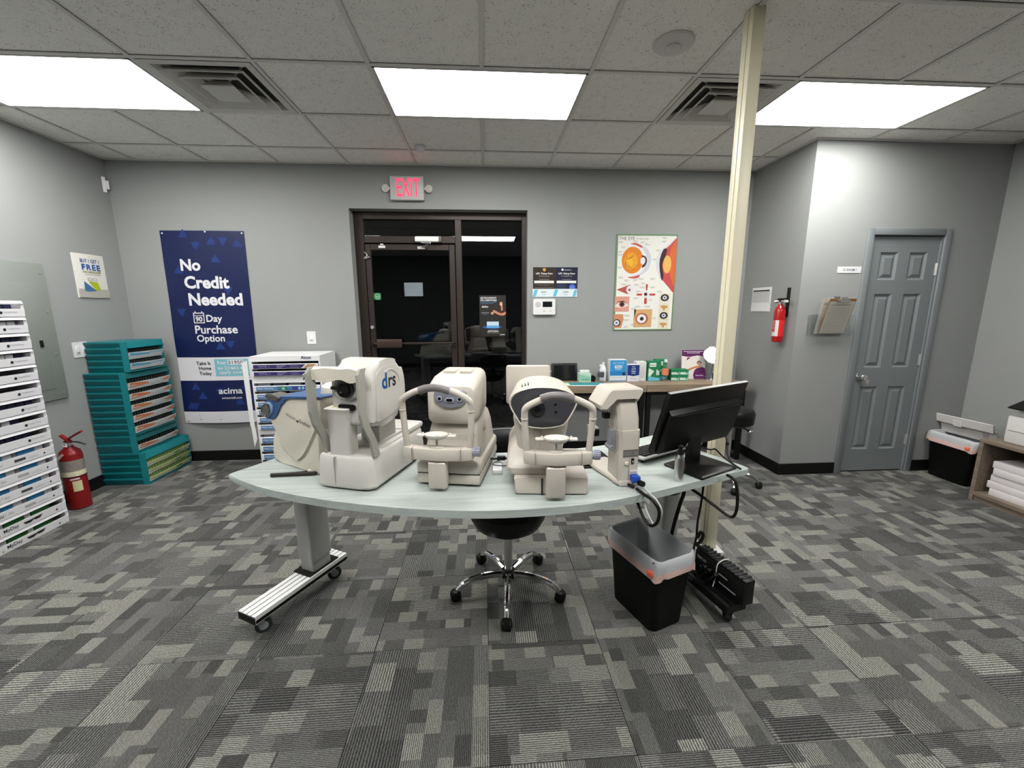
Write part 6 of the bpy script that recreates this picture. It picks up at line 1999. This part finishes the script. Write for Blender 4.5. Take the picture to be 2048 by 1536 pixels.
def bottle(x, y, h, label, m, capm, band=None):
    t = thing('water_bottle', label, 'bottle', (x, y, DZ0))
    s = h/0.2
    MB().lathe([(0.028, 0), (0.032, 0.004), (0.032, 0.045*s), (0.0295, 0.05*s), (0.032, 0.055*s), (0.032, 0.12*s), (0.024, 0.15*s), (0.0125, 0.172*s), (0.0125, 0.18*s)], seg=22).build('bottle', m, t)
    MB().lathe([(0.0145, 0.176*s), (0.0145, 0.198*s), (0.012, 0.2*s)], seg=16).build('cap', capm, t)
    if band:
        MB().lathe([(0.0325, 0.06*s), (0.0325, 0.115*s)], seg=22).build('label', band, t)
    return t
bottle(1.12, 3.88, 0.175, 'clear plastic water bottle with a dark label beside the blue carton', BOTTLE, WHITE, mat('bottle_dark_label', C(70, 70, 76), 0.4))
bottle(1.165, 3.96, 0.185, 'milky white plastic bottle standing behind the clear water bottle', mat('milky_bottle', C(226, 230, 232), 0.35), WHITE)
t = carton('lens_carton', 'tall sky blue carton with a white foot on the desk', 1.215, 3.90, 0.165, 0.10, 0.215, flat(228, 236, 240), R(-2))
decal(t, rect(0.002, 0.163, 0.06, 0.213), flat(58, 156, 220), 0, 'blue_print', FRM)
decal(t, rect(0.002, 0.163, 0.07, 0.10), flat(44, 132, 204), 0.0002, 'blue_band', FRM)
text('ACUVUE', flat(196, 226, 244), t, 0.083, 0.176, 0.0005, w=0.11, align='c', M=FRM)
text('$250', flat(244, 250, 252), t, 0.083, 0.132, 0.0005, w=0.075, align='c', bold=0.03, M=FRM)
text('SAVINGS', flat(244, 250, 252), t, 0.083, 0.119, 0.0005, w=0.06, align='c', bold=0.02, M=FRM)
decal(t, circ(0.138, 0.078, 0.017, 16), flat(26, 50, 112), 0.0006, 'round_seal', FRM)
decal(t, rect(0.02, 0.13, 0.038, 0.044), flat(190, 196, 204), 0.0004, 'fine_print', FRM)
decal(t, rect(0.002, 0.163, 0.0, 0.014), flat(120, 150, 186), 0.0004, 'foot_print', FRM)
t = carton('lens_carton', 'navy blue carton with white lettering between blue and white cartons', 1.392, 3.905, 0.122, 0.08, 0.165, flat(230, 232, 238))
decal(t, [(0.002, 0.062), (0.06, 0.052), (0.12, 0.062), (0.12, 0.163), (0.002, 0.163)], flat(28, 58, 132), 0, 'navy_print', FRM)
for k, s in enumerate(('Up to', '$1,300', 'rebate', 'savings')):
    text(s, flat(236, 240, 246), t, 0.062, 0.138-0.021*k, 0.0005, h=0.013, align='c', bold=0.03, M=FRM)
decal(t, rect(0.03, 0.09, 0.024, 0.03), flat(176, 180, 190), 0.0004, 'fine_print', FRM)
t = carton('lens_carton', 'narrow white carton with a bottle outline beside the green cartons', 1.492, 3.93, 0.098, 0.11, 0.188, flat(232, 234, 232), R(-3))
decal(t, smooth2([(0.05, 0.03), (0.078, 0.03), (0.08, 0.09), (0.07, 0.115), (0.07, 0.14), (0.058, 0.14), (0.058, 0.115), (0.048, 0.09)], 2), flat(206, 212, 208), 0, 'bottle_print', FRM)
def green_carton(x, y, w, h, label, rz=0):
    t = carton('solution_carton', label, x, y, w, 0.075, h, GRN, rz)
    decal(t, [(0.003, 0.02), (0.06, 0.10), (0.004, 0.13)], flat(226, 238, 230), 0, 'white_print', FRM)
    decal(t, rect(0.012, w*0.62, h*0.72, h*0.92), flat(226, 240, 230), 0.0003, 'name_panel', FRM)
    text('Biotrue', flat(30, 110, 74), t, w*0.34, h*0.78, 0.0006, w=w*0.42, align='c', bold=0.02, M=FRM)
    for k in range(2):
        decal(t, rect(w*0.66+k*0.016, w*0.66+k*0.016+0.012, 0.06, 0.115-0.012*k), flat(236, 244, 238), 0.0004, 'bottle_print', FRM)
    decal(t, [(0.003, 0.004), (w-0.003, 0.004), (w-0.003, 0.028), (0.003, 0.05)], flat(120, 196, 220), 0.0002, 'blue_wave', FRM)
    return t
green_carton(1.60, 3.90, 0.125, 0.198, 'green and white solution carton beside the narrow white carton')
green_carton(1.705, 3.96, 0.11, 0.205, 'green solution carton standing behind the orange labelled water bottle', R(4))
bottle(1.765, 3.885, 0.215, 'clear water bottle with an orange label in front of a green carton', BOTTLE, mat('bottle_cap_clear', C(206, 216, 220), 0.4), mat('bottle_orange_label', C(206, 120, 92), 0.5))
k_ = 0
for ix in range(2):
    for iz in range(2):
        t = carton('solution_carton', ('upper' if iz else 'lower') + ' small green carton of the low stack ' + ('nearer the brochure' if ix else 'nearer the water bottle'), 1.835+ix*0.09, 3.905, 0.086, 0.11, 0.054, GRN, R(-6), 'box', 'low stack of small green cartons', DZ0+iz*0.0555)
        decal(t, rect(0.004, 0.06, 0.006, 0.03), flat(216, 234, 222), 0, 'white_print', FRM)
        decal(t, [(0.05, 0.004), (0.082, 0.004), (0.082, 0.04)], flat(150, 206, 196), 0.0003, 'teal_print', FRM)

t = thing('brochure_stand', 'purple and white folded brochure display standing by the round mirror', 'brochure', (1.985, 3.985, DZ0), rot=(R(-8), 0, R(-3)))
MB().b2(0, 0.24, 0, 0.003, 0, 0.30).build('card', flat(238, 232, 226), t, smooth=False)
MB().b2(0.02, 0.22, 0.003, 0.06, 0.0, 0.01).build('easel_foot', flat(200, 196, 190), t, smooth=False)
PUR = flat(98, 36, 96)
decal(t, [(0.002, 0.235), (0.08, 0.225), (0.16, 0.24), (0.238, 0.228), (0.238, 0.298), (0.002, 0.298)], PUR, 0, 'purple_top', FRM)
text('Discover the latest innovation', flat(240, 232, 240), t, 0.12, 0.276, 0.0005, w=0.20, align='c', bold=0.02, M=FRM)
text('in the Acuvue family', flat(240, 232, 240), t, 0.12, 0.258, 0.0005, w=0.13, align='c', bold=0.02, M=FRM)
decal(t, smooth2([(0.125, 0.002), (0.238, 0.002), (0.238, 0.11), (0.18, 0.118), (0.13, 0.09)], 2), PUR, 0.0002, 'purple_leaf', FRM)
text('Acuvue family', flat(240, 232, 240), t, 0.182, 0.03, 0.0005, w=0.08, align='c', bold=0.02, M=FRM)
decal(t, smooth2([(0.01, 0.075), (0.06, 0.10), (0.12, 0.125), (0.2, 0.14), (0.2, 0.128), (0.12, 0.105), (0.06, 0.08)], 2), flat(214, 130, 84), 0.0003, 'ribbon_print', FRM)
decal(t, circ(0.175, 0.16, 0.018, 14), flat(206, 160, 138), 0.0004, 'portrait_print', FRM)
decal(t, smooth2([(0.15, 0.15), (0.165, 0.185), (0.195, 0.18), (0.2, 0.15), (0.185, 0.178), (0.165, 0.172)], 2), flat(70, 44, 40), 0.0006, 'portrait_print', FRM)
decal(t, smooth2([(0.05, 0.19), (0.06, 0.22), (0.09, 0.215), (0.07, 0.205)], 2), flat(120, 66, 70), 0.0004, 'swirl_print', FRM)

mr = thing('vanity_mirror', 'round chrome vanity mirror on a thin stand beside the cream post', 'mirror', (2.265, 3.93, DZ0))
MB().lathe([(0.085, 0), (0.085, 0.01), (0.07, 0.015), (0.01, 0.018)], seg=28).build('foot', CHROME, mr)
MB().cyl((0, 0, 0.015), (0, 0, 0.155), 0.009, seg=12).build('stem', CHROME, mr)
Mm = Matrix.Translation((0, 0, 0.245)) @ Matrix.Rotation(R(-16), 4, 'Z') @ Matrix.Rotation(R(57), 4, 'X')
MB().lathe([(0.094, -0.008), (0.098, 0.0), (0.094, 0.008), (0.088, 0.006), (0.088, -0.006), (0.094, -0.008)], seg=36, M=Mm).build('rim', CHROME, mr)
MB().lathe([(0.0885, 0.003), (0.001, 0.003)], seg=36, M=Mm).build('mirror_glass', mat('mirror_silver', C(240, 240, 240), 0.02, metal=1.0), mr)
nb = thing('dropper_bottle', 'tiny navy bottle behind the vanity mirror stem', 'bottle', (2.31, 4.0, DZ0))
MB().lathe([(0.014, 0), (0.016, 0.003), (0.016, 0.05), (0.008, 0.06)], seg=14).build('bottle', flat(36, 44, 110, 0.3), nb)
MB().lathe([(0.009, 0.058), (0.008, 0.08)], seg=12).build('cap', WHITE, nb)

t = sheet(0.44, 0.165, flat(232, 242, 242), (0.70, 3.725, DZ0+0.0002), (0, 0, R(-4)), 'desk_flyer', 'teal and green flyer lying flat on the desk below the tablet', 'flyer', t=0.0008)
decal(t, [(0.004, 0.004), (0.10, 0.004), (0.08, 0.161), (0.004, 0.161)], flat(126, 196, 82), 0.0012, 'green_print')
decal(t, [(0.10, 0.03), (0.436, 0.03), (0.436, 0.161), (0.085, 0.161)], flat(28, 138, 152), 0.0012, 'teal_print')
text('5', flat(240, 246, 240), t, 0.02, 0.02, 0.0016, h=0.12, bold=0.05)
text('REASONS TO LOVE YOUR LENSES', flat(160, 216, 220), t, 0.26, 0.11, 0.0016, w=0.3, align='c', bold=0.02)

# ------------------------------------------------------------------ stool in the alcove
so = thing('stool', 'round black cushioned stool with chrome star base in the alcove', 'stool', (2.055, 3.215, 0))
star_base(so, 0.25, [R(a) for a in (-105, -33, 39, 111, 183)], 0.098)
MB().lathe([(0.034, 0.075), (0.04, 0.085), (0.04, 0.112), (0.03, 0.122)], seg=20).build('hub', CHROME, so)
MB().cyl((0, 0, 0.12), (0, 0, 0.53), 0.022, seg=16).build('gas_lift', CHROME, so)
MB().lathe([(0.04, 0.525), (0.15, 0.53), (0.172, 0.545), (0.176, 0.60), (0.178, 0.63), (0.165, 0.655), (0.12, 0.668), (0.005, 0.67)], seg=32).build('seat', LEATHER, so)
b = MB()
b.tube([(0.02, -0.02, 0.52), (0.08, -0.05, 0.50), (0.13, -0.06, 0.475)], 0.006)
lv = b.build('height_lever', BLACK, so)
MB().ball((0.14, -0.062, 0.47), 0.017, 12, 8, (1.6, 1, 0.8)).build('lever_knob', CHROME, lv)

# ------------------------------------------------------------------ low bookcase with paper and printer at the right wall
bc_ = thing('bookcase', 'low grey oak open bookcase against the right wall', 'bookcase', (3.78, 1.58, 0))
WB, DB, HB = 1.195, 0.50, 0.492
b = MB()
b.b2(0.0, DB, 0.0, 0.026, 0.0, HB-0.026)
b.build('side_panel', CASEW, bc_, smooth=False)
MB().b2(0.0, DB, WB-0.026, WB, 0.0, HB-0.026).build('side_panel', CASEW, bc_, smooth=False)
MB().b2(0.0, DB, 0.026, WB-0.026, 0.045, 0.071).build('bottom_shelf', CASEW, bc_, smooth=False)
MB().b2(0.014, 0.032, 0.026, WB-0.026, 0.0, 0.045).build('plinth', CASEW, bc_, smooth=False)
MB().b2(-0.002, DB, 0.0, WB, HB-0.026, HB, bev=0.001, seg=1).build('top', CASEW, bc_, smooth=False)
MB().b2(DB-0.012, DB, 0.026, WB-0.026, 0.071, HB-0.026).build('back_panel', CASEW, bc_, smooth=False)
rw = ['lowest', 'second', 'third', 'fourth', 'topmost']
for k in range(5):
    t = thing('paper_ream', '%s wrapped ream of white paper in the bookcase stack' % rw[k], 'paper ream', (3.83+0.004*((k*7) % 3), 2.41+0.012*((k*5) % 3)-0.012*(k == 4), 0.0712+k*0.0535), 0, 'paper reams stacked in the bookcase')
    MB().b2(0, 0.22, 0, 0.285, 0, 0.0525, bev=0.003).build('wrapper', mat('ream_wrap', C(204, 199, 200), 0.45), t)
    MB().prism([(0.0, 0.0), (0.012, 0.052), (0.06, 0.026)], -0.0008, 0.0002, 'x', M=None).build('folded_flap', flat(212, 206, 206), t, smooth=False)
    MB().b2(0.06, 0.15, -0.0008, 0.0004, 0.012, 0.038).build('label', flat(40, 42, 64), t, smooth=False)
    if k == 4:
        MB().b2(0.03, 0.19, 0.02, 0.10, 0.0522, 0.0535).build('top_label', flat(30, 28, 30), t, smooth=False)
pr = thing('printer', 'white printer with a black scanner lid on the low bookcase', 'printer', (3.86, 2.24, HB))
b = MB()
b.b2(0.0, 0.36, 0.0, 0.46, 0.0, 0.205, bev=0.012)
pb_ = b.build('body', WHITE2, pr)
MB().b2(-0.003, 0.002, 0.02, 0.44, 0.095, 0.098).build('tray_seam', flat(150, 150, 150), pb_, smooth=False)
MB().b2(-0.004, 0.002, 0.17, 0.33, 0.112, 0.122, bev=0.002).build('tray_handle', flat(180, 180, 178), pb_)
MB().b2(-0.002, 0.001, 0.22, 0.23, 0.045, 0.06).build('logo_mark', flat(60, 60, 60), pb_, smooth=False)
MB().b2(0.02, 0.34, 0.02, 0.42, 0.205, 0.25, bev=0.006).build('scanner_base', WHITE2, pr)
MB().prism([(-0.035, 0.262), (0.0, 0.252), (0.34, 0.28), (0.34, 0.315), (0.10, 0.318)], 0.0, 0.45, 'y', bev=0.004).build('scanner_lid', WHITE2, pr)
MB().prism([(-0.040, 0.270), (-0.036, 0.262), (0.095, 0.316), (0.09, 0.322)], 0.06, 0.445, 'y').build('control_panel', BLACK, pr, smooth=False)
MB().b2(0.016, 0.022, 0.36, 0.375, 0.218, 0.238).build('button', BLACK, pr, smooth=False)

cb_ = thing('toner_carton', 'empty white carton with black insert lying on the corner bin', 'carton', (4.145, 2.93, 0.385), rot=(0, R(-14), R(2)))
b = MB()
b.b2(0, 0.012, 0, 0.40, 0, 0.10)
b.b2(-0.03, -0.018, 0.0, 0.42, 0.10, 0.17)
b.b2(0.0, 0.10, 0, 0.40, -0.004, 0.0)
b.build('walls', flat(232, 228, 226), cb_, smooth=False)
MB().b2(-0.016, 0.0, 0.03, 0.40, 0.105, 0.155).build('black_insert', BLACK, cb_, smooth=False)
MB().b2(-0.034, -0.012, 0.22, 0.28, 0.09, 0.14).build('white_tab', WHITE, cb_, smooth=False)
b = MB()
b.b2(-0.003, 0.0, 0.05, 0.09, 0.03, 0.08)
b.build('shipping_label', flat(196, 186, 186), cb_, smooth=False)
